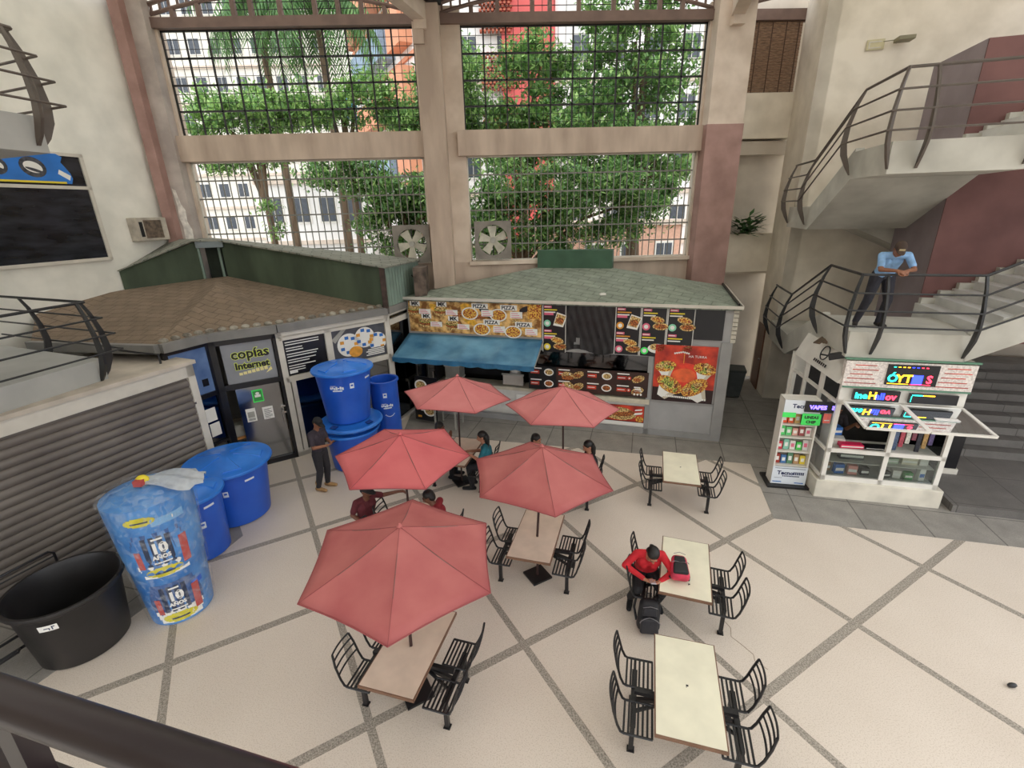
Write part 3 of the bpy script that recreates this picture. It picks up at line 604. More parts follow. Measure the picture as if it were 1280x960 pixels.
for i in range(8): m.rect(.77, 1.16+.03*i, .77+.16*(1-.3*(i % 3 == 0)), 1.17+.03*i, 1, .013)
sub(m, 'notice', [paper, blackp], dr)
# white framed facet
m = frame_mb(-.06, 0, l3+.03, 3.12, .13, .06); m.box((0, 1.92, -.06), (l3, 2.05, .06)); m.box((1.04, 2.0, -.06), (1.2, 3.0, .06)); m.box((0, .0, -.06), (l3, .1, .06)); m.box((.1, 0, -.05), (.2, 1.95, .05)); m.box((.0, 2.92, -.06), (l3, 3.02, .06))
m.build('white_frame', offw, shop2, **fpart(3))
MB().box((.1, .1, -.01), (l3-.1, 1.95, .0)).build('shop_window', smoke, shop2, **fpart(3))
m = MB(); m.box((.06, 2.06, .0), (1.05, 2.93, .012), 0)
ln = random.Random(2); y = 2.86
for i in range(11):
    if i in (2, 4, 6, 8): y -= .025
    m.rect(.12, y-.022, .12+(.35+.45*ln.random())*(1 if i < 9 else .6), y, 1, .0135); y -= .058
m.rect(.12, 2.1, .3, 2.16, 1, .0135); m.disc(.7, 2.13, .02, .035, 1, .0135)
m.build('price_sign', [blackp, paper], shop2, **fpart(3))
m = MB(); m.box((1.2, 2.06, .0), (l3-.1, 2.93, .012), 0)
m.poly([(1.2, 2.7, .0135), (1.5, 2.93, .0135), (1.62, 2.93, .0135), (1.28, 2.6, .0135)], 3)
for cx, cy, r_ in ((1.62, 2.5, .3), (2.06, 2.62, .27), (2.4, 2.45, .25)):
    m.disc(cx, cy, r_, r_*.98, 1, .014, 28); g_ = random.Random(int(cx*10))
    for a in range(7): m.rect(cx+.19*math.cos(a*.9)-.05, cy+.19*math.sin(a*.9)-.04, cx+.19*math.cos(a*.9)+.05, cy+.19*math.sin(a*.9)+.04, 2 if a % 3 else 4, .016)
m.disc(1.78, 2.3, .18, .14, 4, .017); m.rect(1.95, 2.1, 2.6, 2.3, 0, .0175)
for i in range(4): m.rect(2.05+.05*(i % 2), 2.12+.045*i, 2.56, 2.145+.045*i, 1, .018)
m.build('service_sign', [mat('sign_grey', '#4b4d55', .4, var=.1), paper, blue, galv, orange], shop2, **fpart(3))
m = frame_mb(0, 0, l4, 3.12, .07, .05); m.box((0, 2.8, -.05), (l4, 2.95, .05)); m.box((0, 1.85, -.05), (l4, 1.95, .05)); m.build('white_frame', offw, shop2, **fpart(4))
MB().box((.05, .1, -.01), (l4-.05, 3.0, .0)).build('side_window', smoke, shop2, **fpart(4))
# back, floor and things inside
m = MB()
for p, q in ((Vector((-2.6, 13.7, 0)), Vector((-6.5, 13.9, 0))), (Vector((-6.6, 13.8, 0)), Vector((-8.6, 12.6, 0)))): m.hexa([L3(p, .02), L3(q, .02), L3(q+Vector((0, .06, 0)), .02), L3(p+Vector((0, .06, 0)), .02)], [L3(p, 3.2), L3(q, 3.2), L3(q+Vector((0, .06, 0)), 3.2), L3(p+Vector((0, .06, 0)), 3.2)])
m.build('inner_wall', mat('inner_grey', '#8d8a84', .8, var=.05), shop2)
ds = thing('desk', 'wooden counter desk behind the glass of the copy shop', 'desk', (-6.05, 10.45, 0), R(40))
MB().box((-.7, -.25, .74), (.7, .25, .78)).build('desk_top', mat('desk_wood', '#c98d4e', .5, var=.1, scale=3, stretch=(1, 6, 6)), ds)
for x in (-.66, .66):
    m = MB(); m.box((x-.03, -.22, 0), (x+.03, .22, .74)); m.build('leg', woodm, ds)
for nm, lb, p, sz, mt in (('printer', 'grey office printer on the counter desk inside the copy shop', (-6.15, 10.35, .78), (.4, .35, .25), galv),):
    m = MB(); x, y, z = sz; m.box((-x/2, -y/2, 0), (x/2, y/2, z)); m.box((-x/2+.04, -y/2+.03, z), (x/2-.04, y/2-.1, z+.02)); tag(m.build(nm, mt, loc=p, rot=(0, 0, R(40)), bevel=.01), lb, nm.split('_')[-1])
# ============================================================ FOOD KIOSK (own axes: x along the front, y to the back)
KA = -18.5; K0 = Vector((5.4, 10.59, 0)); MKi = Matrix.Translation(K0) @ Matrix.Rotation(R(KA), 4, 'Z')
def kp(x, y, z): return tuple(MKi @ Vector((x, y, z)))
kio = thing('food_kiosk', 'grey fast food kiosk with a green grey shingle roof and an open serving counter', 'kiosk', tuple(K0), R(KA))
kgrey = mat('kiosk_grey', '#aaa9a8', .6, var=.05, scale=2); kgrey2 = mat('kiosk_frame_grey', '#9b9a98', .6, var=.06, scale=2)
shg = brickmat('shingle_green', '#8e9688', '#98a090', '#787f72', .5, .18, .014, .9, R(18.5), .5, .6, .35)
FL, FR, DL, DR, BR_, BL_ = [(-8.5, -.12, 3.4), (.12, -.12, 3.4), (-5.1, 2.0, 4.02), (-3.0, 2.0, 4.02), (.12, 3.3, 3.4), (-8.5, .75, 3.4)]
m = MB()
for q in ((FL, FR, DR, DL), (FR, BR_, DR), (FL, DL, BL_), (DL, DR, BR_, BL_)): 
    m.hexa([(a, b, c-.07) for a, b, c in q], list(q))
m.build('roof', mat('shingle_green', ''), kio)
m = MB(); m.hexa([(-5.12, 1.95, 3.9), (-3.0, 1.95, 3.9), (-3.0, 2.4, 3.9), (-5.12, 2.2, 3.9)], [(-5.12, 1.95, 4.5), (-3.0, 1.95, 4.5), (-3.0, 2.4, 4.5), (-5.12, 2.2, 4.5)])
m.build('roof_box', mat('dormer_green', '#41614c', .7, var=.08, scale=2), kio)
m = MB(); m.bar((-8.5, -.14, 3.4), (.14, -.14, 3.4), .03, .07); m.bar((.14, -.14, 3.4), (.14, 3.3, 3.4), .03, .08); m.build('eave_trim', offw, kio)
m = MB(); m.bar((.06, -.05, 3.45), (.06, 3.3, 3.45), .04, .05); m.build('eave_pipe', blackm, kio)
m = MB(); m.box((-1.72, 0, .0), (0, .08, 2.12)); m.box((-.06, .08, 0), (0, 3.2, 3.3)); m.box((-8.4, 1.2, .0), (-1.7, 1.26, 3.3)); m.box((-8.4, 0, 2.1), (0, .08, 3.34)); m.box((-8.4, 0, .0), (-4.7, .08, .16))
m.build('wall', kgrey, kio)
m = MB(); m.box((-1.82, -.04, .0), (-1.7, .06, 2.12)); m.box((-.2, -.05, 0), (.04, .1, 2.55)); m.box((-1.72, -.03, .0), (0, .03, .12)); m.box((-1.72, -.03, .92), (-.2, .03, .98)); m.box((-8.4, -.04, 0), (0, .02, .16)); m.build('frame', kgrey2, kio)
m = MB()
for i in range(8): m.box((-.02, -.02, 2.55+i*.1), (.09, 3.2, 2.635+i*.1))
m.build('side_slats', mat('slats_cream', '#c9c3b4', .7, var=.08), kio)
m = MB(); m.box((-4.7, -.1, .86), (-1.72, .55, .98)); m.box((-8.35, .1, .86), (-4.7, .6, .95)); m.build('counter', mat('counter_cream', '#cfc7b2', .5, var=.06), kio)
m = MB(); m.box((-4.7, 0, .16), (-1.72, .06, .86)); m.box((-8.35, .15, .1), (-4.7, .2, .86)); m.build('counter_front', mat('counter_front_white', '#d9d6cf', .6, var=.03), kio)
m = MB(); m.box((-8.4, .3, .02), (-.1, 2.6, .05)); m.build('kiosk_floor', kgrey2, kio)
MB().box((-8.4, 1.15, 0), (-1.75, 1.2, 3.3)).build('inner_wall', mat('inner_dark', '#2b2828', .7, var=.2, scale=2), kio)
MB().box((-4.65, .02, 1.72), (-1.8, .06, 2.12)).build('upper_pane', glass('counter_glass', '#26282c', .1, .05), kio)
# kitchen gear seen under the awning
for nm, cat_, lb, x, w_, d_, h_, mt in (('fridge', 'fridge', 'dark upright drinks fridge under the left end of the blue awning', -8.0, .6, .6, 1.85, blackp), ('steel_shelf', 'shelf', 'grey upright shelf post rack under the blue awning beside the fridge', -7.25, .45, .4, 1.8, galv), ('fryer', 'fryer', 'steel fryer with a white pot on the kiosk counter under the awning', -5.4, .6, .5, .35, chrome)):
    t = thing(nm, lb, cat_, kp(x, .4, 0.055 if h_ > 1 else .985), R(KA))
    MB().box((-w_/2, -d_/2, 0.0), (w_/2, d_/2, h_)).build('body', mt, t, bevel=.015)
    if nm == 'fridge':
        MB().box((-w_/2+.05, -d_/2-.02, .3), (w_/2-.05, -d_/2, h_-.2)).build('door', smoke, t); MB().box((w_/2-.1, -d_/2-.05, .8), (w_/2-.07, -d_/2-.02, 1.2)).build('handle', chrome, t)
    elif nm == 'steel_shelf':
        m = MB()
        for i in range(5): m.box((-w_/2-.02, -d_/2-.02, .2+i*.38), (w_/2+.02, d_/2, .23+i*.38))
        m.build('shelf', offw, t)
    else:
        m = MB(); m.lathe([(.14, h_), (.16, h_+.1), (.18, h_+.12), (.15, h_+.115)], 20); m.build('pot', white, t, smooth=True)
        MB().box((-w_/2-.02, -d_/2-.02, h_-.05), (w_/2+.02, -d_/2, h_)).build('rim', galv, t)
# awning
aw = thing('awning', 'sagging blue awning over the serving counter, below the pizza banner', 'awning', tuple(K0), R(KA))
bl = mat('awning_blue', '#3f86b4', .35, var=.2, scale=1.1, c2='#6fa3c0', det=5, stretch=(1, 1, 2)); m = MB(); nx, ny = 32, 8; vs = []; fs = []
for i in range(nx+1):
    x = -8.37+3.87*i/nx; sag = abs(math.sin(math.pi*4*i/nx))
    for j in range(ny+1):
        t = j/ny; xx = x+(-.02+.04*i/nx)*t
        vs.append((xx, -.05-1.0*t, 2.4-.42*t-.07*math.sin(math.pi*t)*sag-.02*sag*t))
for i in range(nx):
    for j in range(ny): a = i*(ny+1)+j; fs.append((a, a+ny+1, a+ny+2, a+1))
m.add(vs, fs); o = m.build('canopy', bl, aw, smooth=True, sharp=70); sd = o.modifiers.new('s', 'SOLIDIFY'); sd.thickness = .006
m = MB(); vs = []; fs = []
for i in range(65):
    x = -8.39+3.91*i/64; vs += [(x, -1.055, 1.98), (x, -1.06+.01*math.sin(i), 1.87-.03*abs(math.sin(i*math.pi/8)))]
for i in range(64): fs.append((2*i, 2*i+2, 2*i+3, 2*i+1))
m.add(vs, fs); o = m.build('valance', mat('awning_blue_dark', '#2f6d95', .4, var=.1), aw); sd = o.modifiers.new('s', 'SOLIDIFY'); sd.thickness = .006
m = MB()
for x in (-8.38, -7.4, -6.43, -5.46, -4.49): m.tube([(x, -.03, 2.36), (x, -1.03, 1.94)], .018, 6)
m.tube([(-8.39, -1.04, 1.95), (-4.48, -1.04, 1.95)], .018, 6); m.build('frame', galv, aw, smooth=True)
# sign boards
def board(name, label, x0, x1, z0, z1, mb, mats, y=-.05, cat='menu board', group=None):
    o = mb.build(name, mats, loc=kp(x0, y, z0), rot=plane_rot(KA)); return tag(o, label, cat, group)
def base(w, h, th=.03): return MB().box((0, 0, -th), (w, h, 0), 0)
pm = [mat('banner_food', '#c98238', .6, var=.3, scale=5, c2='#f4c67c', contrast=(.4, .6)), paper, blackp, food4, food2, food3, food1, pink, mat('banner_yellow', '#f0b43c', .6, var=.2, scale=10), redc]
w_, h_ = 3.78, .88; m = base(w_, h_); rnd = random.Random(5)
for i in range(14): m.disc(rnd.uniform(.2, w_-.2), rnd.uniform(.15, h_-.12), rnd.uniform(.12, .3), rnd.uniform(.05, .1), rnd.choice((8, 6, 4, 8, 2)), .001+.0002*i, a0=rnd.uniform(-.6, .6))
for x, y in ((.22, .74), (1.02, .74), (.54, .4), (1.34, .36)):
    m.disc(x-.05, y-.2, .2, .08, 6, .005); m.disc(x-.05, y-.15, .19, .07, 4, .0055); m.disc(x-.05, y-.1, .19, .05, 5, .006); m.disc(x-.05, y-.06, .17, .07, 6, .0065)
    m.rect(x-.16, y-.02, x+.14, y+.11, 1, .007); m.text('MK', x-.01, y-.005, .15, 2, .008, bold=.006); m.rect(x+.1, y-.24, x+.45, y-.1, 1, .0075)
    for q in range(3): m.rect(x+.13, y-.22+.04*q, x+.4-.04*q, y-.205+.04*q, 7, .008)
for x, y in ((2.1, .72), (2.9, .7), (2.42, .3), (3.3, .27)):
    m.disc(x-.28, y-.16, .24, .17, 1, .0052); m.disc(x-.28, y-.16, .2, .14, 3, .006); m.rect(x-.22, y-.02, x+.24, y+.12, 1, .007); m.text('PIZZA', x, y, .135, 2, .008, bold=.004); m.rect(x+.05, y-.22, x+.38, y-.05, 1, .0075)
    for q in range(3): m.rect(x+.08, y-.2+.05*q, x+.34-.04*q, y-.185+.05*q, 7, .008)
m.rect(3.42, .48, w_, h_, 3, .006)
o = board('pizza_banner', 'long food banner with MK burgers and four PIZZA pictures above the blue awning', -8.32, -4.53, 2.46, 3.34, m, pm, cat='banner'); o.rotation_euler = plane_rot(KA)
black_board = [blackp, paper, food1, food4, food2, pink, lime, orange, redc, mat('mint', '#8fd6b4', .5, var=0), yellow]
def menu(w, h, n, seeds, dcol):
    m = base(w, h, .02); m.rect(0, 0, .015, h, 1, .001); m.rect(w-.012, 0, w, h, 1, .001)
    for i in range(n):
        y1 = h-h/n*i; y0 = y1-h/n; m.rect(.04, y1-.09, .04+w*.32, y1-.03, 5, .002); m.rect(.05, y1-.07, .2, y1-.05, 1, .003)
        m.rect(.04, y1-.15, .04+w*.55, y1-.12, 10 if seeds % 2 else 7, .002); m.rect(.04, y1-.21, .04+w*.48, y1-.18, 1, .002)
        if seeds % 3 == 0: m.rect(.04, y1-.27, .04+w*.4, y1-.2, 5, .0015)
        cx, cy = w*.72, y0+h/n*.4
        k_ = (seeds+i) % 3
        if k_ == 0: m.poly([(cx-.16, cy-.16, .003), (cx+.1, cy-.2, .003), (cx+.2, cy+.1, .003), (cx-.06, cy+.18, .003)], 1); m.poly([(cx-.13, cy-.1, .004), (cx+.08, cy-.15, .004), (cx+.17, cy+.08, .004), (cx-.05, cy+.15, .004)], 2); m.disc(cx+.02, cy-.03, .1, .08, 4, .005)
        elif k_ == 1: m.disc(cx-.05, cy+.07, .17, .08, 2, .003, a0=-.2); m.disc(cx-.05, cy+.07, .13, .05, 3, .004, a0=-.2); m.disc(cx+.03, cy-.09, .18, .09, 2, .005); m.disc(cx+.03, cy-.09, .14, .06, 4, .006)
        else: m.disc(cx, cy-.04, .23, .12, 1, .003); m.disc(cx-.05, cy, .13, .08, 2, .004); m.disc(cx+.07, cy-.02, .12, .08, 2, .005, a0=.5)
        m.disc(w*.2, y0+h/n*.22, .09, .09, dcol[i], .003); m.disc(w*.2, y0+h/n*.22, .05, .05, 1, .004)
    return m
board('menu_board', 'black menu board with two fried dishes, first one right of the pizza banner', -4.5, -3.9, 2.09, 3.33, menu(.6, 1.24, 2, 3, (9, 10)), black_board)
board('menu_board', 'black menu board with a boxed dish, just right of the torn black tarp', -2.67, -2.06, 2.14, 3.33, menu(.6, 1.19, 2, 6, (7, 5)), black_board)
board('menu_board', 'black menu board with a pink dot and arepas, between two similar boards', -2.05, -1.46, 2.13, 3.33, menu(.58, 1.2, 2, 7, (5, 6)), black_board)
board('menu_board', 'black menu board with a mint green dot and pizzas, rightmost of the boards', -1.45, -.84, 2.12, 3.34, menu(.6, 1.22, 2, 1, (9, 10)), black_board)
m = MB(); vs = []; fs = []; nx, ny = 24, 20; rnd = random.Random(4)
for i in range(nx+1):
    for j in range(ny+1): vs.append((-3.88+1.2*i/nx, -.055-.012*math.sin(i*1.7+j*.6)-rnd.uniform(0, .012), 2.15+1.18*j/ny+(.06*math.sin(i/nx*math.pi*2.0) if j == 0 else 0)))
for i in range(nx):
    for j in range(ny):
        if (i in (5, 6) and j in (3, 4, 5)) or (i == 4 and j == 3): continue
        a = i*(ny+1)+j; fs.append((a, a+ny+1, a+ny+2, a+1))
m.add([MKi @ Vector(v) for v in vs], fs); tag(m.build('tarp', mat('tarp_black', '#232223', .35, var=.2, scale=5), smooth=True), 'wrinkled black plastic tarp with a small tear, covering part of the sign band', 'tarp')
board('blank_sign', 'plain black sign panel at the right end of the sign band', -.83, -.2, 2.6, 3.36, base(.63, .76, .03), [blackp], cat='sign')
m = base(3.1, .66, .02); mm = black_board+[brownp]
for i in range(14): m.f; 
rnd = random.Random(9); m.rect(.75, 0, 1.35, .66, 11, .0005); m.rect(1.35, 0, 3.1, .66, 11, .0006)
for i in range(4):
    x = .05+i*.76
    for r_ in range(2):
        y = .36-.32*r_; m.rect(x, y+.22, x+.3, y+.25, 1, .002); m.rect(x, y+.08, x+.24, y+.18, 8, .002); m.rect(x+.02, y+.12, x+.2, y+.14, 1, .003)
        if i % 2 == 0: m.disc(x+.5, y+.14, .13, .1, 1, .002); m.disc(x+.5, y+.14, .1, .07, 4 if r_ else 2, .003)
        else: m.disc(x+.52, y+.12, .16, .09, 2, .002, a0=.4); m.disc(x+.5, y+.1, .1, .05, 4, .003); m.disc(x+.3, y+.13, .05, .05, 8, .003); m.disc(x+.3, y+.13, .02, .02, 1, .004)
m.disc(1.05, .45, .16, .1, 2, .0035); m.disc(1.05, .38, .17, .06, 4, .004); m.disc(1.05, .17, .16, .1, 2, .0035)
[m.rect(2.76+.02*(q%2), .14+.05*q, 2.96-.02*(q%3), .175+.05*q, 1, .003) for q in range(3)]
for q in range(3): m.disc(2.78+.08*q, .07, .025, .03, 1, .003)
board('menu_strip', 'long brown menu strip of hot dogs and burgers standing along the serving counter', -4.88, -1.78, 1.03, 1.7, m, mm, y=-.07)
m = base(1.2, .56, .02); m.rect(.0, .0, 1.2, .1, 1, .001); m.rect(.05, .12, 1.15, .56, 8, .001); m.disc(.55, .3, .42, .16, 2, .003); m.disc(.55, .36, .36, .12, 4, .004); m.disc(.5, .43, .3, .07, 2, .005); m.poly([(.9,.3,.004),(1.1,.34,.004),(1.12,.4,.004),(.93,.37,.004)],1); m.poly([(.92,.42,.004),(1.1,.45,.004),(1.1,.49,.004),(.93,.46,.004)],1); m.disc(.1, .2, .1, .1, 8, .004); m.disc(1.05, .2, .1, .08, 3, .004)
board('burger_poster', 'red and white burger poster below the serving counter', -2.98, -1.78, .2, .76, m, black_board, y=-.03, cat='poster')
m = base(1.05, .5, .02); m.disc(.3, .25, .2, .14, 8, .003); m.disc(.7, .28, .18, .12, 2, .003)
board('counter_poster', 'white and red food poster under the counter between the two rear umbrellas', -5.3, -4.25, .25, .75, m, [paper]+black_board[1:], y=.12, cat='poster')
w_, h_ = 1.42, 1.45; m = base(w_, h_, .02)
m.rect(0, 0, w_, .36, 9, .0008); m.disc(w_*.5, .72, .45, .3, 10, .0009); m.disc(w_*.5, .7, .28, .18, 11, .001)
[m.rect(.44+.045*q, 1.27-.01*abs(q-4), .475+.045*q, 1.31-.01*abs(q-4), 1, .003) for q in range(8)]; m.text('HA TURRA', .98, 1.16, .085, 1, .003); m.rect(.67, 1.0, .685, 1.25, 12, .003)
rnd = random.Random(21)
for cx, cy, s_, a0, k_ in ((.27, .88, 1, .15, 6), (1.17, .86, 1.05, -.2, 4), (.4, .4, 1.35, -.55, 5), (.98, .36, 1.35, .6, 4)):
    ca, sa = math.cos(a0), math.sin(a0); P_ = lambda x, y, z: (cx+(x*ca-y*sa)*s_, cy+(x*sa+y*ca)*s_, z)
    m.poly([P_(-.23, .06, .004), P_(-.08, -.26, .004), (P_(.08, -.26, .004)), P_(.23, .06, .004)], 1); m.poly([P_(.02, -.26, .0045), P_(.08, -.26, .0045), P_(.23, .06, .0045), P_(.12, .04, .0045)], 13)
    m.disc(cx-sa*-.05*0, cy+.03*s_, .25*s_, .14*s_, 2, .005, a0=a0)
    for q in range(16): a = rnd.uniform(0, 6.28); r_ = rnd.uniform(0, .19); m.disc(cx+(r_*math.cos(a)*ca)*s_, cy+.03*s_+r_*.55*math.sin(a)*s_+r_*math.cos(a)*sa*s_, rnd.uniform(.04, .08)*s_, rnd.uniform(.025, .05)*s_, rnd.choice((5, 6, 4, k_, k_, 5)), .006+.0002*q, 10, rnd.uniform(0, 3))
for i in range(24): m.rect(.2+i*.045, .12-.002*i, .235+i*.045, .17-.002*i, 1, .006)
board('kebab_poster', 'large red poster of four stuffed wraps on the right front of the food kiosk', -1.67, -.25, .99, 2.44, m, [redc, paper, food4, pink, food2, food3, food1, food1, yellow, mat('poster_dark', '#2a0f0c', .5, var=0), mat('poster_glow', '#e8402c', .5, var=.1), mat('poster_hot', '#f06838', .5, var=.1), orange, mat('wrap_shade', '#cfc4b0', .6, var=0)], y=-.055, cat='poster')
tag(MB().hexa([(-.08, -.05, 0), (.08, -.05, 0), (.08, .05, 0), (-.08, .05, 0)], [(-.06, -.04, .06), (.07, -.05, .06), (.05, .04, .05), (-.07, .03, .05)]).build('stone', white, loc=kp(-3.05, .35, 3.535)), 'small white stone lying on the green grey kiosk roof', 'stone')
# dark food stand-up poster and cart left of the awning
m = MB(); m.box((0, 0, -.04), (.7, 1.25, 0), 0); rnd = random.Random(12)
for i, (x, y) in enumerate(((.2, 1.0), (.45, .75), (.2, .5), (.48, .3))): m.disc(x, y, .2, .16, 1, .002+.001*i); m.disc(x, y, .15, .12, (2, 4, 3, 2)[i], .003+.001*i)
for i in range(5): m.rect(.1+.1*i, .08+.2*i, .22+.1*i, .14+.2*i, 1 if i % 2 else 7, .008)
tag(m.build('food_poster', black_board, loc=(-2.45, 12.35, .12), rot=(R(84), 0, R(-25))), 'dark leaning poster of pizza plates beside the white framed copy shop corner', 'poster')
bt = thing('bar_table', 'plain grey high table standing under the blue awning', 'table', kp(-7.0, -.75, 0), R(KA))
MB().box((-.35, -.3, .92), (.35, .3, .96)).build('tabletop', kgrey2, bt)
for x in (-.3, .3):
    for y in (-.25, .25): MB().box((x-.02, y-.02, 0), (x+.02, y+.02, .92)).build('leg', galv, bt)
tb = thing('trash_bin', 'dark grey wheeled bin behind the right end of the food kiosk', 'bin', (7.15, 13.55, 0), R(-20))
m = MB(); m.hexa([(-.2, -.2, .05), (.2, -.2, .05), (.2, .2, .05), (-.2, .2, .05)], [(-.28, -.28, .85), (.28, -.28, .85), (.28, .28, .85), (-.28, .28, .85)]); m.build('body', mat('bin_grey', '#4a4f4e', .6, var=.08), tb)
MB().box((-.3, -.3, .85), (.3, .32, .93)).build('lid', mat('bin_lid', '#3c4140', .6, var=0), tb, bevel=.02)
for x in (-.2, .2): MB().tube([(x-.03, .2, .07), (x+.03, .2, .07)], .07, 14).build('wheel', blackm, tb)
# ============================================================ PHONE BOOTH (own axes)
PA = -15.5; MP = Matrix.Translation(P0) @ Matrix.Rotation(R(PA), 4, 'Z')
def pp(x, y, z): return tuple(MP @ Vector((x, y, z)))
pb = thing('phone_booth', 'white framed glass stall selling phone accessories under the lower stair landing', 'stall', tuple(P0), R(PA))
D_ = 2.05; W_ = 2.1; plinth = mat('plinth_cream', '#ddd6c6', .7, var=.1, scale=2)
ox = .62
m = MB(); m.prism([(-.02, -.04), (W_+.04, -.04), (W_+.04, D_), (-.2, D_)], 0, .38); m.build('plinth', plinth, pb, bevel=.015)
m = MB()
for x in (.05, 1.04, 1.95): m.box((x, 0, .38), (x+.08, .06, 2.1))
m.box((.05, 0, .38), (2.03, .06, .48)); m.box((.05, 0, 2.0), (2.03, .08, 2.12)); m.box((.05, 0, 1.0), (2.03, .05, 1.08)); m.box((.05, 0, 2.12), (2.03, .06, 2.4))
for y in (.7, 1.4, D_-.06): m.box((.02-y*.09, y, .38), (.1-y*.09, y+.06, 2.45))
for z in (.42, 1.0, 2.0, 2.4): m.hexa([(.03, .06, z), (-.15, D_, z), (-.1, D_, z), (.08, .06, z)], [(.03, .06, z+.06), (-.15, D_, z+.06), (-.1, D_, z+.06), (.08, .06, z+.06)])
m.box((-.2, D_-.03, .38), (.15, D_+.02, 2.45))
m.box((1.97, D_-.06, .38), (2.03, D_, 2.4)); m.build('frame', white, pb)
m = MB()
for a, b in (((.12, .02, .5), (1.04, .03, 1.0)), ((1.12, .02, .5), (1.95, .03, 1.0)), ((1.99, .06, .4), (2.0, D_, 2.4))): m.box(a, b)
m.hexa([(.05, .06, .4), (-.13, D_, .4), (-.12, D_, .4), (.06, .06, .4)], [(.05, .06, 2.0), (-.13, D_, 2.0), (-.12, D_, 2.0), (.06, .06, 2.0)]); m.build('glass_panes', clear, pb)
m = MB(); m.box((.1, .05, .98), (1.98, .6, 1.02)); m.box((.1, .05, .42), (1.98, .7, .46)); m.box((.12, .1, .74), (1.96, .6, .755)); m.build('counter', mat('counter_white', '#d9d7cf', .5, var=.05), pb)
MB().box((.15, 1.98, .4), (2.0, 2.03, 2.4)).build('back_panel', mat('back_dark', '#3a3634', .7, var=.2, scale=2), pb)
m = MB(); m.box((.03, -.06, 2.4), (2.03, .05, 2.88), 0); rnd = random.Random(6)
for x0 in (.06, 1.47):
    for i in range(5): y = 2.46+i*.085; m.box((x0+.03*i, -.065, y), (x0+.5-.04*(i % 3), -.06, y+.014), 1)
m.build('sign_band', [mat('sign_pinkwhite', '#e8dcd4', .6, var=.12, scale=30, c2='#f3eae2'), redc], pb)
m = MB(); m.bar((.0, -.04, 2.92), (2.06, -.04, 2.92), .06, .03); m.bar((.05, -.05, 2.38), (2.03, -.05, 2.38), .03, .03); m.build('green_trim', mat('trim_green', '#5f8a72', .4, var=.05), pb)
# slanted white sign on the left side with a black round emblem
m = MB(); m.hexa([(-.02, .0, 2.42), (-.2, 1.95, 2.42), (-.14, 1.95, 2.42), (.04, .0, 2.42)], [(.16, .0, 2.9), (.0, 1.95, 2.9), (.06, 1.95, 2.9), (.2, .0, 2.9)]); m.build('side_sign', white, pb)
m = MB(); Ms = Matrix.Translation((-.03, .85, 2.64)) @ Matrix.Rotation(R(-85), 4, 'Z') @ Matrix.Rotation(R(70), 4, 'X') @ Matrix.Translation((0, 0, -.1))
[m.box((-.25+.08*q, -.12, .118), (-.2+.08*q, -.06, .121), 0, Ms) for q in range(7)]; ring = [Ms @ Vector((.14*math.cos(a*.393), .12+.14*math.sin(a*.393), .12)) for a in range(17)]; m.tube(ring, .012, 5); m.build('side_lettering', blackp, pb)
m = MB(); m.box((.05, .0, 2.9), (2.0, 1.95, 2.93)); m.build('booth_roof', offw, pb)
# flap windows hinged open
for i, (x0, x1, lb) in enumerate(((.14, 1.06, ''), (1.09, 2.0, ''))):
    fl = MB(); a, b = Vector((x0, -.03, 2.07)), Vector((x1, -.03, 2.07)); c, d = Vector((x1+.06, -.88, 1.93)), Vector((x0+.06, -.88, 1.93))
    for p, q in ((a, b), (b, c), (c, d), (d, a)): fl.bar(p, q, .05, .035)
    fo = fl.build('flap_window', white, pb); MB().hexa([a, b, c, d], [q+Vector((0, 0, .006)) for q in (a, b, c, d)]).build('pane', clear, fo)
m = MB(); m.box((1.4, -.5, 1.985), (1.75, -.25, 1.995)); o = m.build('paper_sheet', paper, rot=(0, 0, R(PA)), loc=tuple(P0+Vector((0, 0, .02)))); tag(o, 'white paper sheet lying on the right flap window of the phone stall', 'paper')
# lit signs
STM = Matrix.Translation((5.6, 8.52, 0)) @ Matrix.Rotation(R(-13), 4, 'Z')
def led(name, label, x0, z0, w, h, parts, y=-.085, at=None):
    t = thing(name, label, 'led sign', at[0] if at else pp(x0, y, z0), rot=plane_rot(at[1] if at else PA)); MB().box((0, 0, -.04), (w, h, 0)).build('panel', blackp, t)
    m = MB(); cols = ['#20e0c0', '#ffb020', '#2838ff', '#ff3048', '#58f070', '#6a58ff']; ms = [mat('led_'+c[1:], c, .5, var=0, emit=2.2) for c in cols]
    for p in parts:
        if p[0] == 't': m.text(p[1], p[2], p[3], p[4], p[5], .004, bold=.006)
        else: m.rect(p[1], p[2], p[3], p[4], p[5], .003)
    m.build('letters', ms, t); return t
led('led_sign', 'large lit LED sign with coloured letters on top of the phone stall', .69, 2.47, .78, .38, [('t', 'Ó', .1, .06, .2, 0), ('t', 'YT', .28, .06, .2, 1), ('r', .4, .03, .56, .2, 2), ('t', 'S', .66, .06, .2, 3), ('r', .03, .02, .36, .03, 1), ('r', .38, .02, .7, .03, 3)]+[('r', .08+.07*i, .33, .12+.07*i, .345, (0, 1, 1, 1, 2, 2, 3, 3)[i]) for i in range(8)])
led('led_sign', 'lit LED sign reading ineHallov above the left flap window', .24, 2.14, .74, .2, [('t', 'ine', .13, .04, .17, 0), ('t', 'H', .31, .04, .19, 1), ('t', 'all', .43, .04, .17, 2), ('t', 'ov', .6, .04, .17, 3)])
led('led_sign', 'dim LED sign with one lit upper row above the right flap window', 1.13, 2.14, .74, .18, [('r', .03, .145, .2, .165, 0), ('r', .2, .145, .38, .165, 1)]+[('r', .02, .03+.03*i, .035, .045+.03*i, 0) for i in range(4)])
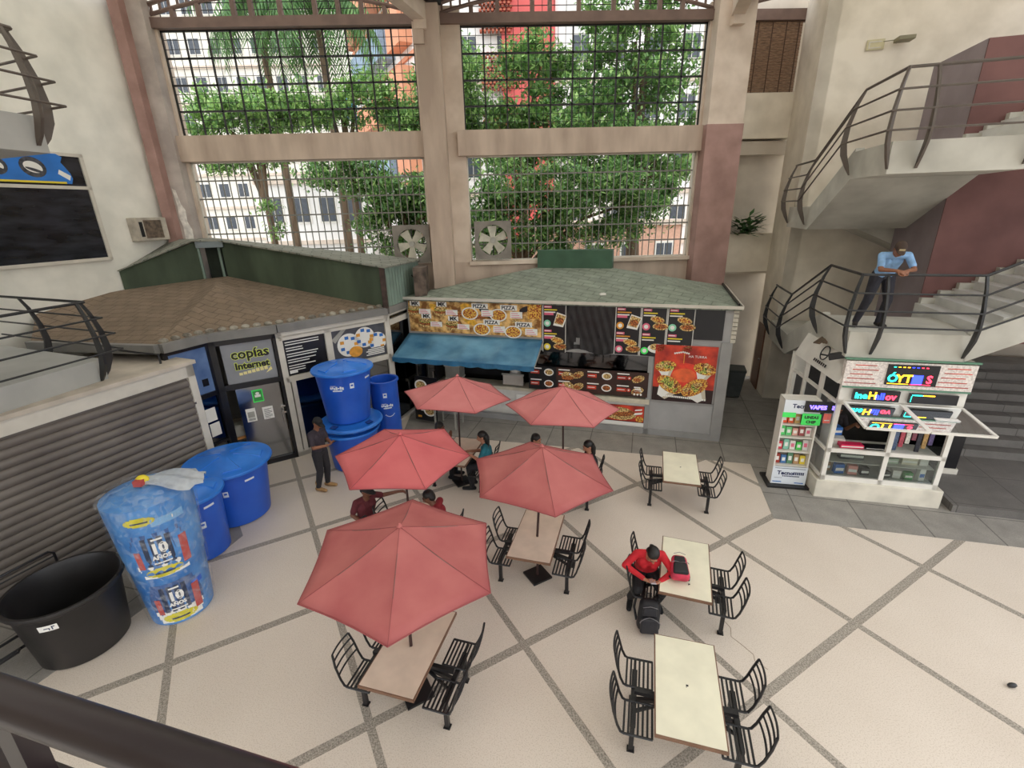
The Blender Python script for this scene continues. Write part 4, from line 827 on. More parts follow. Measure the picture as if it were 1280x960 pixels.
led('led_sign', 'small black sign with purple letters VAPES on the left corner of the phone stall', -.42, 1.62, .46, .22, [('t', 'VAPES', .23, .07, .11, 5)], y=.35, at=(STM @ Vector((.36, -.05, 1.72)), -13))
o = tag(MB().box((0, 0, -.01), (.34, .24, 0)).text('LINEAS', .17, .14, .08, 1, .002, bold=.004).text('CHIP', .17, .04, .08, 1, .002, bold=.004).build('neon_card', [lime, blackp], loc=STM @ Vector((.34, -.045, 1.44)), rot=plane_rot(-13)), 'bright green card sign under the small black VAPES sign', 'card')
o = tag(MB().box((0, 0, -.01), (.12, .2, 0)).rect(.02, .05, .1, .07, 1, .002).build('neon_card', [mat('coral', '#f0766a', .5, var=0), paper], loc=STM @ Vector((.72, -.045, 1.5)), rot=plane_rot(-13)), 'small coral card right of the bright green card', 'card')
m = MB(); m.box((-.05, -.3, -.06), (.05, .06, .06)); m.bar((0, 0, 0), (0, .18, .08), .03, .03); tag(m.build('security_camera', blackm, loc=pp(-.1, .25, 2.86), rot=(R(-20), 0, R(50)), bevel=.01), 'black floodlight camera on the left roof corner of the phone stall', 'camera')
m = MB(); m.bar((0, 0, 0), (.5, .1, .06), .12, .02); m.bar((.1, -.1, .01), (.6, .12, .1), .08, .02); tag(m.build('loose_board', mat('driftwood', '#6b5a4a', .8, var=.2), loc=pp(-.18, .9, 2.94), rot=(0, 0, R(25))), 'rough brown board lying on the left roof edge of the phone stall', 'board')
# goods
def goods(lst, grp):
    for nm, lb, x, y, z, sx, sy, sz, c, rz in lst:
        m = MB(); m.box((-sx/2, -sy/2, 0), (sx/2, sy/2, sz), 0); m.box((-sx/2+.01, -sy/2-.002, sz*.3), (sx/2-.01, -sy/2, sz*.62), 1)
        tag(m.build(nm, [c, paper if c is not paper else blue], loc=pp(x, y, z), rot=(0, 0, R(PA+rz)), bevel=.004), lb, 'goods', grp)
gl = 'in the lower glass case of the phone stall'
goods([('goods_box', 'blue box standing '+gl, .42, .22, .46, .17, .1, .2, blue, 8), ('goods_box', 'pink box '+gl+' beside the blue box', .66, .22, .46, .16, .1, .19, mat('salmon', '#e39a90', .6, var=0), -5), ('goods_box', 'brown carton at the left end '+gl, .22, .3, .46, .14, .1, .18, mat('carton', '#a98562', .8, var=.1), 15), ('goods_box', 'black speaker box '+gl+', right of pink box', .88, .25, .46, .15, .12, .15, blackp, 4),
  ('goods_box', 'charcoal box '+gl+', left part of right pane', 1.25, .22, .46, .13, .1, .12, mat('charcoal', '#3a3b3e', .5, var=0), 12), ('goods_box', 'short white box '+gl+' under right pane', 1.43, .24, .46, .13, .1, .16, white, -8), ('goods_box', 'green box '+gl+' under the right pane', 1.62, .22, .46, .14, .1, .14, green, 3), ('goods_box', 'white tall box at the right end '+gl, 1.83, .22, .46, .1, .1, .24, paper, 5),
  ('goods_box', 'long silver case on the inner shelf of the left pane', .62, .3, .755, .42, .12, .16, mat('charcoal', ''), 0), ('goods_box', 'pale green tray on the inner shelf of the right pane', 1.3, .28, .755, .22, .12, .1, mat('palegreen', '#bcd0b4', .6, var=0), 3), ('goods_box', 'cream carton on the inner shelf of the right pane', 1.6, .28, .755, .26, .12, .14, mat('creambox', '#e5dcc0', .6, var=0), 0), ('goods_box', 'white slim carton right end of the inner shelf', 1.84, .28, .755, .14, .1, .13, white, 0)], 'boxes in the display case')
goods([('goods_box', 'red pink pouch lying on the counter of the phone stall', .5, .15, 1.08, .4, .16, .07, mat('hotpink', '#e0285a', .5, var=0), 3), ('goods_box', 'white card box on the counter behind the red pink pouch', .3, .35, 1.02, .3, .2, .16, white, -10), ('goods_box', 'blue headset box on the counter above the white card box', .3, .5, 1.19, .24, .18, .16, blue, 10), ('goods_box', 'black tablet lying along the counter', .95, .2, 1.08, .42, .2, .03, blackp, 2)], 'goods on the counter')
hc = [('#d8b8c0', 'pale pink'), ('#5a6a8a', 'slate blue'), ('#c05060', 'red'), ('#e0dcd0', 'white'), ('#8a4a58', 'burgundy'), ('#3a3a44', 'black'), ('#caa26a', 'tan'), ('#7a6a9a', 'violet')]
for i, (c, n) in enumerate(hc):
    x = 1.2+.095*i; h = .3+.08*((i*3) % 4); m = MB(); m.box((-.035, -.012, -h), (.035, .012, -.03), 0); m.tube([(0, 0, -.03), (0, 0, .0)], .004, 5, 0)
    tag(m.build('hanging_pack', mat('pack_'+c[1:], c, .5, var=.15, scale=30), loc=pp(x, .28, 1.56), rot=(0, 0, R(PA))), n+' accessory pack hanging behind the right pane of the phone stall', 'accessory pack', 'hanging accessory packs')
MB().tube([pp(1.12, .28, 1.565), pp(1.95, .28, 1.565)], .008, 6).build('hanging_rail', chrome)
bpy.data.objects['hanging_rail'].parent = pb; bpy.data.objects['hanging_rail'].matrix_parent_inverse = MP.inverted()
# display stand
st = thing('display_stand', 'tall white display stand full of phone cases, left of the phone stall', 'display stand', (5.6, 8.52, 0), R(-13))
m = MB(); m.prism([(-.08, -.12), (.75, -.12), (.75, .45), (-.08, .45)], 0.0, .05); m.build('foot', blackm, st)
m = MB(); m.box((0, .0, .05), (.03, .3, 1.95)); m.box((.63, 0, .05), (.66, .3, 1.95)); m.box((0, .28, .05), (.66, .3, 1.95))
for z in (.46, .78, 1.1, 1.38, 1.64, 1.92): m.box((0, .02, z), (.66, .3, z+.02))
m.build('case', white, st)
for z0_, z1_ in ((.06, .46), (1.66, 1.94)): MB().box((0, -.015, z0_), (.66, 0, z1_)).build('sign_panel', mat('panel_paleblue', '#e4eaf0', .5, var=0), st)
m = MB(); Mf = Matrix.Translation((.33, -.017, .28)) @ Matrix.Rotation(R(90), 4, 'X'); m.text('Tecno', -.08, 0, .12, 0, .0, bold=.005, M=Mf); [m.box((.4+.035*q, -.018, .285), (.425+.035*q, -.016, .35)) for q in range(6)]; [m.box((.2+.03*q, -.018, .235), (.222+.03*q, -.016, .26)) for q in range(11)]; m.box((.05, -.018, .2), (.2, -.016, .205)); m.box((.03, -.018, .1), (.2, -.016, .12), 1); m.box((.45, -.018, .09), (.62, -.016, .11), 1); m.box((.04, -.018, .42), (.62, -.016, .43))
m.text('Tecno', 0, .0, .12, 0, 0, bold=.004, M=Matrix.Translation((.3, -.017, 1.78)) @ Matrix.Rotation(R(90), 4, 'X')); m.build('sign_print', [mat('navy', '#22305a', .5, var=0), blue], st)
sc_ = [('#f05a30', 'orange'), ('#e8602a', 'red orange'), ('#d8b070', 'tan'), ('#1c1c20', 'black'), ('#b8c0c0', 'grey'), ('#58d070', 'green'), ('#6ad080', 'light green'), ('#e0a898', 'peach'), ('#a05050', 'brick red'), ('#f0ece4', 'white'), ('#d04050', 'crimson'), ('#88c8b0', 'mint'), ('#e8e4dc', 'ivory'), ('#50d058', 'neon green'), ('#dcdad6', 'silver'), ('#a03828', 'rust'), ('#4a7ab0', 'blue'), ('#5a8a6a', 'moss green'), ('#b89068', 'brown'), ('#e8d040', 'yellow')]
rows = [1.405, 1.13, .81, .485]; rn = ['top', 'second', 'third', 'bottom']
i = 0
for r_ in range(4):
    for q in range(5):
        c, n = sc_[i]; i += 1; h = (.2, .2, .22, .24)[r_]*(1-.12*((i*7) % 3)); m = MB(); m.box((-.05, -.02, 0), (.05, .02, h), 0); m.box((-.03, -.022, h*.3), (.03, -.02, h*.7), 1)
        p = Matrix.Translation((5.6, 8.52, 0)) @ Matrix.Rotation(R(-13), 4, 'Z') @ Vector((.09+.12*q, .12, rows[r_]+.0))
        tag(m.build('phone_case', [mat('case_'+c[1:], c, .5, var=0), paper if n not in ('white', 'ivory', 'silver') else pink], loc=p, rot=(R(-4), 0, R(-13)), bevel=.006), '%s phone case pack on the %s shelf of the white display stand' % (n, rn[r_]), 'phone case', 'phone cases on the display stand')
tag(MB().box((0, 0, -.006), (.24, .1, 0)).build('neon_card', [lime], loc=(5.58, 8.49, 1.58), rot=plane_rot(-13, -5)), 'bright green oval card at the top left of the white display stand', 'card')
# things beside the phone stall
cb = thing('black_cabinet', 'black glass cabinet standing on the dark platform behind the phone stall', 'cabinet', tuple(MK @ Vector((2.6, 1.5, .16))), R(-17))
MB().box((-.35, -.25, .12), (.35, .25, 1.2)).build('body', blackp, cb, bevel=.01); MB().box((-.38, -.27, 0), (.38, .27, .12)).build('base', offw, cb); MB().box((-.4, -.28, 1.2), (.42, .28, 1.24)).build('top', galv, cb)
tag(MB().box((-.22, -.12, 0), (.22, .12, .16), 0).box((-.23, -.02, .155), (.23, .02, .162), 1).build('carton', [mat('carton2', '#b8a48a', .8, var=.1), paper], loc=tuple(MK @ Vector((2.5, 1.5, 1.4))), rot=(0, 0, R(-17))), 'small pale carton on top of the black cabinet', 'carton')
# wall light, niche plant, bamboo blind
lf = thing('wall_floodlight', 'small floodlight with an empty bracket high on the right wall', 'light', tuple(Vector((8.0, 13.3, 0))+KU*.95-KV*.02+Vector((0, 0, 9.0))), R(-17))
m = MB(); m.box((.0, -.02, -.05), (.36, .0, .16)); m.build('back_plate', mat('plate_cream', '#cfc6a0', .6, var=.05), lf); m = MB(); m.box((.04, -.03, -.02), (.3, -.02, .0)); m.box((.04, -.03, .1), (.3, -.02, .12)); m.box((.04, -.03, 0), (.06, -.02, .1)); m.build('bracket', offw, lf)
m = MB(); m.box((.52, -.35, .03), (.85, -.05, .11)); m.bar((.3, -.1, .08), (.55, -.15, .08), .02, .02); m.bar((.6, 0, .05), (.6, -.1, .05), .03, .03); m.build('lamp_head', mat('lamp_olive', '#8a8468', .5, var=.05), lf, bevel=.01)
bb = thing('bamboo_blind', 'brown bamboo roll blind covering the opening beside the right column', 'blind', (7.1, 15.02, 8.5))
m = MB()
for i in range(44): z = i*.038; m.box((0, -.01-.006*(i % 2), z), (1.32, .01, z+.03))
m.build('slats', mat('bamboo', '#8a6a52', .7, var=.22, scale=8, stretch=(1, 1, 6), c2='#a08066'), bb)
m = MB()
for x in (.12, .5, .88, 1.22): m.box((x-.012, -.025, 0), (x+.012, -.018, 1.68))
m.build('cord', mat('bamboo_cord', '#4a3428', .7, var=0), bb); MB().tube([(-.03, 0, 1.7), (1.36, 0, 1.7)], .035, 8).build('roller', mat('bamboo_cord', ''), bb)
fp = thing('potted_plant', 'leafy green plant on the parapet in the right corner', 'plant', (7.6, 15.08, 4.5))
m = MB(); m.lathe([(.1, 0), (.14, .28), (.15, .28), (.13, .26)], 16); m.build('pot', mat('pot_dark', '#4a4038', .8, var=.1), fp)
m = MB(); rnd = random.Random(8)
for i in range(150):
    a = rnd.uniform(0, 6.28); r_ = rnd.uniform(.05, .42); c = Vector((r_*math.cos(a), r_*math.sin(a)*.35-.2, .33+rnd.uniform(-.15, .5)*(1-r_*.8))); d = Vector((math.cos(a), min(math.sin(a), .1), rnd.uniform(-.4, .6))).normalized(); s_ = d.cross(Vector((0, 0, 1))).normalized()*.075; l = rnd.uniform(.2, .34)
    m.poly([c, c+d*l*.5+s_, c+d*l, c+d*l*.5-s_], 0)
m.build('leaves', mat('leaf_dark', '#4a7240', .5, var=.3, scale=6, trans=.2), fp)
m = MB()
for i in range(8): a = i*.8; m.tube([(0, 0, .25), (.2*math.cos(a), .12*math.sin(a)-.05, .45), (.36*math.cos(a), .2*math.sin(a)-.1, .55)], .01, 5)
m.build('stem', mat('stem', '#5a6a3a', .7, var=0), fp)
# exhaust fans in the windows
def fan(x, z, rz, label):
    f = thing('exhaust_fan', label, 'fan', (x, 14.2, z)); s_ = .52; m = MB(); n = 24
    ring = [(.42*math.cos(2*math.pi*i/n+math.pi/4), .42*math.sin(2*math.pi*i/n+math.pi/4)) for i in range(n)]
    sq = []
    for i in range(n):
        a = 2*math.pi*i/n+math.pi/4; c, s = math.cos(a), math.sin(a); k_ = s_/max(abs(c), abs(s)); sq.append((c*k_, s*k_))
    for i in range(n):
        j = (i+1) % n; m.hexa([(ring[i][0], -.05, ring[i][1]), (sq[i][0], -.05, sq[i][1]), (sq[j][0], -.05, sq[j][1]), (ring[j][0], -.05, ring[j][1])], [(ring[i][0], .08, ring[i][1]), (sq[i][0], .08, sq[i][1]), (sq[j][0], .08, sq[j][1]), (ring[j][0], .08, ring[j][1])])
    m.build('housing', mat('fan_grey', '#8a847c', .5, .2, var=.1, scale=3), f)
    for b in range(5):
        a = rz+b*2*math.pi/5; m = MB(); c, s = math.cos(a), math.sin(a)
        P_ = [(.05, -.06), (.38, -.14), (.4, .12), (.05, .06)]; q = [(u*c-v*s, .03-.16*v, u*s+v*c) for u, v in P_]; m.hexa(q, [(x_, y_+.012, z_) for x_, y_, z_ in q]); m.build('blade', mat('blade_cream', '#c6c2b2', .5, .1, var=.08), f)
    MB().tube([(0, -.04, 0), (0, .1, 0)], .08, 14).build('hub', galv, f)
    m = MB(); m.bar((-.45, .075, 0), (.45, .075, 0), .03, .03); m.bar((0, .075, -.45), (0, .075, .45), .03, .03); m.build('motor_bracket', blackm, f)
fan(-2.42, 4.75, .9, 'grey exhaust fan left of the middle column'); fan(-.1, 4.8, .4, 'grey exhaust fan right of the middle column')
# ============================================================ TABLES WITH FIXED SEATS
tb_top = mat('laminate_cream', '#ece7cf', .4, var=.04, scale=3); tb_top2 = mat('laminate_pinkish', '#dcc8b4', .4, var=.06, scale=3); tb_edge = mat('edge_brown', '#7a5a46', .5, var=.08)
def make_table(name, label, top, loc, rz):
    t = thing(name, label, 'table', (loc[0], loc[1], 0), R(rz))
    m = MB(); m.box((-.322, -.592, .735), (.322, .592, .77)); tp = m.build('tabletop', top, t)
    m = MB(); m.box((-.335, -.605, .728), (.335, -.59, .766)); m.box((-.335, .59, .728), (.335, .605, .766)); m.box((-.335, -.59, .728), (-.32, .59, .766)); m.box((.32, -.59, .728), (.335, .59, .766)); m.build('edge_strip', tb_edge, tp)
    m = MB(); 
    for x, y in ((.0, .0),) if name == 'fixed_seat_table' and 'backpack on top' not in label else ((0, 0), (.05, -.35)): m.box((x-.012, y-.01, .77), (x+.012, y+.01, .7715)); m.box((x-.012, y-.025, .77), (x-.006, y-.008, .7715))
    m.build('screw_plate', blackp, tp)
    m = MB(); m.box((-.25, -.4, .7), (.25, .4, .732)); m.bar((-.53, 0, .52), (.53, 0, .52), .05, .05)
    for y in (-.22, .22): m.bar((-.2, y, .71), (-.2, 0, .53), .03, .03); m.bar((.2, y, .71), (.2, 0, .53), .03, .03)
    m.build('top_support', blackm, t)
    for s in (-1, 1):
        m = MB(); m.bar((s*.53, -.32, .41), (s*.53, .34, .41), .06, .05); m.bar((s*.53, 0, .38), (s*.03, 0, .52), .04, .05); m.bar((s*.53, -.15, .4), (s*.2, -.02, .46), .03, .03)
        for y in (-.29, .3): m.bar((s*.53, y, .43), (s*.53, y, 0), .05, .045, up=(0, 1, 0)); m.box((s*.53-.04, y-.035, 0), (s*.53+.04, y+.035, .012))
        m.build('seat_support', blackm, t)
    for s in (-1, 1):
        for yc in (-.26, .285):
            ch = MB(); h = .185
            for e in (-h, h): ch.tube([(s*.33, yc+e, .452), (s*.62, yc+e, .447), (s*.66, yc+e, .47)], .014, 6)
            for i in range(7): x = .335+i*.048; ch.bar((s*x, yc-h, .453), (s*x, yc+h, .453), .022, .01)
            ch.bar((s*.53, yc-.17, .435), (s*.53, yc+.17, .435), .03, .02)
            c_ = ch.build('seat', blackm, t)
            b = MB()
            for e in (-h, h): b.tube([(s*.65, yc+e, .46), (s*.69, yc+e, .55), (s*.735, yc+e*.98, .72), (s*.765, yc+e*.85, .86)], .014, 6)
            for z, x, k_ in ((.6, .705, .99), (.69, .73, .97), (.78, .75, .93), (.865, .767, .85)): b.tube([(s*(x+.02*(1-(i/4-1)**2)), yc+h*k_*(i/4-1), z) for i in range(9)], .0115, 6)
            b.build('backrest', blackm, c_)
    return t
TABS = [('near', 'cream table with four black wire seats nearest the viewer, below the black backpack', tb_top, (1.871, 3.588), -17.4), ('mid', 'cream table with the red and black backpack on top, beside the person in red', tb_top, (2.524, 5.362), -21),
  ('far', 'empty cream table with black wire seats nearest the food kiosk and the display stand', tb_top, (3.461, 8.08), -17.9), ('u1', 'pinkish table under the nearest and largest looking umbrella', tb_top2, (-1.165, 4.245), -17.5), ('u2', 'pinkish table under the middle umbrella, left of the person in red', tb_top2, (.485, 6.2), -17.6),
  ('u3', 'table hidden under the left umbrella where two people in maroon sit', tb_top2, (-1.57, 6.62), -17), ('u4', 'table under the rear left umbrella where the person in teal sits', tb_top2, (-.93, 9.1), -17), ('u5', 'table under the rear right umbrella in front of the kiosk counter', tb_top2, (1.18, 8.32), -17)]
for n_, lb, tp, lc, rz in TABS: make_table('fixed_seat_table', lb, tp, lc, rz)
# ============================================================ UMBRELLAS
cv1 = mat('canvas_coral', '#d87c7c', .75, var=.05, scale=1.6, det=6, c2='#dc8886', trans=.12); cv2 = mat('canvas_red_dull', '#bf6464', .75, var=.07, scale=1.4, det=6, c2='#c87672', trans=.12)
cv3 = mat('canvas_red', '#d9686c', .75, var=.05, scale=1.6, c2='#de7476', trans=.12)
def umbrella(label, c, phi, zr, h, rad, tilt, canvas, base):
    u = thing('umbrella', label, 'umbrella', (base[0], base[1], 0))
    cx, cy = c[0]-base[0], c[1]-base[1]
    n = Vector((tilt[0], tilt[1], 1)).normalized(); a = Vector((1, 0, -n.x/n.z)).normalized(); b = n.cross(a); cc = Vector((cx, cy, zr))
    def P(r, t, hh): return cc+a*(r*math.cos(t))+b*(r*math.sin(t))+n*hh
    m = MB(); K_ = 8; S_ = 8; vs = []; fs = []
    cor = [Vector((math.cos(phi+i*math.pi/3), math.sin(phi+i*math.pi/3))) for i in range(6)]
    for i in range(6):
        o = len(vs)
        for j in range(K_+1):
            for k_ in range(S_+1):
                t = j/K_; q = cor[i].lerp(cor[(i+1) % 6], k_/S_)*rad*t; e = math.sin(math.pi*k_/S_)
                q = q*(1-.025*e*t); hh = h*(1-t)**1.0*1.0-.035*e*math.sin(math.pi*min(1, t*1.1))*t-.02*math.sin(math.pi*t)
                vs.append(cc+a*q.x+b*q.y+n*hh)
        for j in range(K_):
            for k_ in range(S_): p = o+j*(S_+1)+k_; fs.append((p, p+S_+1, p+S_+2, p+1))
    m.add(vs, fs); o = m.build('canopy', canvas, u); 
    me = o.data; import bmesh
    bm = bmesh.new(); bm.from_mesh(me); bmesh.ops.remove_doubles(bm, verts=bm.verts, dist=.0008); bmesh.ops.recalc_face_normals(bm, faces=bm.faces)
    for f in bm.faces: f.smooth = True
    bm.to_mesh(me); bm.free(); me.set_sharp_from_angle(angle=R(14)); sd = o.modifiers.new('s', 'SOLIDIFY'); sd.thickness = .005
    hm = MB()
    for i in range(6): hm.tube([P(rad*t*1.0, phi+i*math.pi/3, h*(1-t)-.02*math.sin(math.pi*t)+.004) for t in (.02, .25, .5, .75, 1.0)], .0028, 5)
    for i in range(6):
        hm.tube([cc+a*q.x+b*q.y for q in [cor[i].lerp(cor[(i+1) % 6], k_/8)*rad*(1-.025*math.sin(math.pi*k_/8)) for k_ in range(9)]], .006, 5)
    hm.build('hem', mat('seam_darkred', '#9a4e50', .8, var=0), o)
    for i in range(6):
        m = MB(); m.tube([P(.03, phi+i*math.pi/3, h-.03), P(rad*.98, phi+i*math.pi/3, -.02)], .007, 5); m.tube([P(.03, phi+i*math.pi/3, h-.42), P(rad*.5, phi+i*math.pi/3, h*.5-.03)], .006, 5); m.build('rib', steelbrown, u)
    tp = cc+n*(h-.02); m = MB(); m.tube([(0, 0, .02), (0, 0, .78), tuple(tp*.5+Vector((0, 0, .39))), tuple(tp)], .019, 10); m.build('pole', mat('pole_darkred', '#3a2422', .5, var=.05), u, smooth=True)
    m = MB(); m.lathe([(.02, 0), (.035, .015), (.02, .03), (.012, .05)], 12, M=Matrix.Translation(cc+n*(h-.005))); m.build('finial', canvas, u)
    MB().box((-.17, -.17, 0), (.17, .17, .03), 0, Matrix.Rotation(R(28), 4, 'Z')).build('base_plate', blackm, u)
    return u
umbrella('faded red umbrella nearest the viewer, largest in view', (-1.13, 4.21), R(-146.6), 2.05, .43, 1.07, (.04, -.04), cv2, (-1.165, 4.245))
umbrella('red umbrella in the middle of the group, right of the person in teal', (.52, 5.88), R(-145.3), 2.04, .43, 1.03, (.04, .01), cv2, (.485, 6.15))
umbrella('bright red umbrella on the left, beside the stacked blue tanks', (-1.57, 6.59), R(-122.5), 2.03, .37, 1.05, (.01, -.03), cv3, (-1.57, 6.62))
umbrella('pink red umbrella at the back left, under the blue awning', (-.91, 9.04), R(-127.9), 2.06, .41, 1.1, (.07, .05), cv1, (-.93, 9.1))
umbrella('pink red umbrella at the back right, in front of the kiosk counter', (1.14, 8.28), R(-127.8), 2.05, .42, 1.08, (.03, .03), cv1, (1.18, 8.32))
# ============================================================ WATER TANKS
tkb = mat('tank_blue', '#1d55c4', .32, var=.04, scale=1.2, c2='#2a63d0'); tkl = mat('tank_lid_blue', '#2a76dc', .28, var=.04, scale=2, c2='#3482e4')
def on_cone(mb, rb, rt, h, ang, z, flat, mi):  # wrap flat (x,y) shapes round a tapered wall
    for vs, fs in flat:
        out = []
        for x, y in vs:
            zz = z+y; r = rb+(rt-rb)*zz/h+.004; t = ang+x/r; out.append((r*math.cos(t), r*math.sin(t), zz))
        mb.add(out, fs, mi)
def flat_text(t, s, bold=.003):
    q = MB(); q.text(t, 0, 0, s, 0, 0, bold=bold); return [([v[:2] for v in q.v], q.f)]
def flat_rect(x0, y0, x1, y1, n=4): 
    vs = [(x0+(x1-x0)*i/n, y) for i in range(n+1) for y in (y0, y1)]; return [(vs, [(2*i, 2*i+2, 2*i+3, 2*i+1) for i in range(n)])]
def flat_oval(rx, ry, n=9): return [q for i in range(n) for q in flat_rect(-rx*math.sqrt(max(0, 1-((2*i+1)/n-1)**2)), ry*(2*i/n-1), rx*math.sqrt(max(0, 1-((2*i+1)/n-1)**2)), ry*(2*(i+1)/n-1))]
def tank(label, loc, rb, rt, h, lid=True, cat='water tank', rz=0, lidkind='dome', labels=(), mats=None, lid_r=None):
    t = thing('water_tank', label, cat, loc, rz); bm_ = mats or tkb
    prof = [(rb*.94, 0), (rb, .02)]
    for i in range(1, 12): z = .02+(h-.06)*i/12; prof.append((rb+(rt-rb)*z/h, z))
    prof += [(rt, h-.05), (rt+.035, h-.045), (rt+.035, h)]
    prof += [(rt-.02, h), (rt-.03, h-.06), (rb-.03, .05), (.01, .04)]
    MB().lathe(prof, 56).build('body', bm_, t, smooth=True)
    if lid:
        r = (lid_r or rt)+.06; m = MB()
        m.lathe([(rt-.02, h-.03), (r, h-.03), (r+.012, h-.01), (r, h+.025), (r-.04, h+.03), (r-.07, h+.02), (r*.55, h+.09), (r*.3, h+.115), (.02, h+.12)], 56)
        if lidkind == 'dome':
            for i in range(5):
                a = i*2*math.pi/5+.3
                m.hexa([(r*.15*math.cos(a), r*.15*math.sin(a), h+.06), (r*.82*math.cos(a-.28), r*.82*math.sin(a-.28), h+.03), (r*.82*math.cos(a+.28), r*.82*math.sin(a+.28), h+.03)], [(r*.17*math.cos(a), r*.17*math.sin(a), h+.145), (r*.8*math.cos(a-.22), r*.8*math.sin(a-.22), h+.065), (r*.8*math.cos(a+.22), r*.8*math.sin(a+.22), h+.065)])
        m.build('lid', tkl, t, smooth=True, sharp=50)
    if labels:
        m = MB()
        for kind, ang, z in labels:
            if kind == 'logo':
                on_cone(m, rb, rt, h, ang, z, [q for i in range(7) for q in flat_rect(-.15+.042*i, .012*math.sin(i*1.9), -.115+.042*i, .055+.014*math.sin(i*2.7), 1)], 0); on_cone(m, rb, rt, h, ang, z-.05, flat_rect(-.1, 0, .1, .03), 0); on_cone(m, rb, rt, h, ang, z+.075, flat_rect(-.14, 0, -.02, .012), 0)
            elif kind == 'square': on_cone(m, rb, rt, h, ang, z, flat_rect(-.045, -.06, .045, .06), 0); on_cone(m, rb+.001, rt+.001, h, ang, z, flat_rect(-.025, -.01, .025, .03), 1)
            elif kind == 'dash': on_cone(m, rb, rt, h, ang, z, flat_rect(-.09, -.02, .09, .02), 0)
            elif kind == 'smile':
                for i in range(8): x = -.11+.03*i; on_cone(m, rb, rt, h, ang, z, flat_rect(x, .05*((i-3.5)/3.5)**2, x+.032, .05*((i-3.5)/3.5)**2+.018, 1), 0)
        m.build('label', [mat('label_white', '#e4ecf4', .5, var=0), tkb], t)
    return t
def face(loc): return math.atan2(-loc[1], -loc[0])
T1 = (-5.33, 8.27, 0.005)
tank('wide blue water tank with a lid at the right end of the shutter', T1, .56, .68, 1.16, labels=(('square', face(T1)-.25, .78), ('dash', face(T1)+.42, .95), ('logo', face(T1)-.9, .55)), lid_r=.71)
T2 = (-5.4, 7.15, .005)
tank('narrower blue tank with a lighter lid, squeezed behind the plastic wrapped stack', T2, .42, .47, 1.18, labels=(('square', face(T2)+.15, .72), ('dash', face(T2)+.5, 1.02)))
# stack of two tanks by the copy shop window
T3 = (-3.52, 10.15, .006)
tank('lower blue tank of the stack beside the standing man, under the tall one', T3, .5, .58, .92, labels=(('logo', face(T3)+.1, .5),))
T4 = (T3[0], T3[1]+.05, 1.045)
l4 = thing('tank_lid', 'wide flat blue tank lid with two hand holes lying between the stacked tanks', 'lid', T4)
m = MB(); m.lathe([(.5, 0), (.7, .0), (.72, .03), (.7, .07), (.66, .08), (.62, .06), (.4, .12), (.02, .125)], 56); m.build('disc', tkl, l4, smooth=True, sharp=50)
for s in (-1, 1):
    m = MB(); a = face(T3)+s*.75; m.bar((.6*math.cos(a), .6*math.sin(a), .085), (.5*math.cos(a), .5*math.sin(a), .11), .16, .012); m.build('hand_hole', mat('hole_blue', '#123a86', .4, var=0), l4)
T5 = (T3[0]-.02, T3[1]+.05, 1.172)
tank('blue tank with a lid on top of the stack by the copy shop window', T5, .47, .6, 1.2, labels=(('logo', face(T3)-.3, .88), ('square', face(T3)+.25, .93), ('dash', face(T3)+1.0, 1.02)))
T6 = (-2.92, 11.15, .006)
tank('tall narrow open blue drum behind the stacked tanks, by the white corner frame', T6, .33, .34, 1.75, lid=False, labels=(('square', face(T6)+.0, 1.42), ('logo', face(T6)+.1, 1.12), ('smile', face(T6)+.2, .85)))
# plastic wrapped stack
Tw = (-4.99, 5.86, .006)
wt = thing('wrapped_tank', 'tall light blue tank wrapped in clear plastic film with two round 10 year labels', 'water tank', Tw)
m = MB(); m.lathe([(.40, 0), (.41, .1), (.46, .8), (.475, .85), (.475, .95), (.485, 1.0), (.53, 1.7), (.53, 1.78), (.3, 1.86), (.02, 1.88)], 56); m.build('body', mat('wrapped_blue', '#2f78c8', .3, var=.1, scale=2, c2='#5a98d8'), wt, smooth=True)
m = MB(); fa = face(Tw); rb, rt, h = .405, .535, 1.75
for z, ks in ((.36, 1.25), (1.12, 1.3)):
    F_ = lambda L_: [([(x*ks, y*ks) for x, y in vs], fs) for vs, fs in L_]
    for i in range(10):
        y0 = -.26+.05*i; w0 = .2+.07*math.sin(math.pi*(i+.5)/10); on_cone(m, rb, rt, h, fa-.12, z, F_(flat_rect(-w0, y0, w0, y0+.052)), 1 if i > 2 else 0)
    for x in (-.14, -.07, .0, .07): on_cone(m, rb+.0012, rt+.0012, h, fa-.12, z, F_(flat_rect(x, -.12, x+.045, .2, 2)), 2)
    on_cone(m, rb+.002, rt+.002, h, fa-.12, z+.02*ks, F_(flat_text('10', .15, .008)), 0); on_cone(m, rb+.002, rt+.002, h, fa-.12, z-.05*ks, F_(flat_text('AÑOS', .06, .003)), 0); on_cone(m, rb+.002, rt+.002, h, fa-.12, z-.1*ks, F_(flat_rect(-.08, 0, .08, .015)), 0); on_cone(m, rb+.002, rt+.002, h, fa-.12, z+.16*ks, F_(flat_rect(-.05, 0, .05, .02)), 0)
    on_cone(m, rb+.0025, rt+.0025, h, fa-.16, z-.2*ks, flat_oval(.22, .07), 3); on_cone(m, rb+.003, rt+.003, h, fa-.16, z-.22*ks, F_(flat_rect(-.09, 0, .09, .02)), 2)
    on_cone(m, rb+.0022, rt+.0022, h, fa+.48, z-.02*ks, F_(flat_rect(-.05, -.17, .03, .14)), 4); on_cone(m, rb+.0022, rt+.0022, h, fa-.66, z-.04*ks, F_(flat_rect(-.03, -.1, .03, .1)), 4)
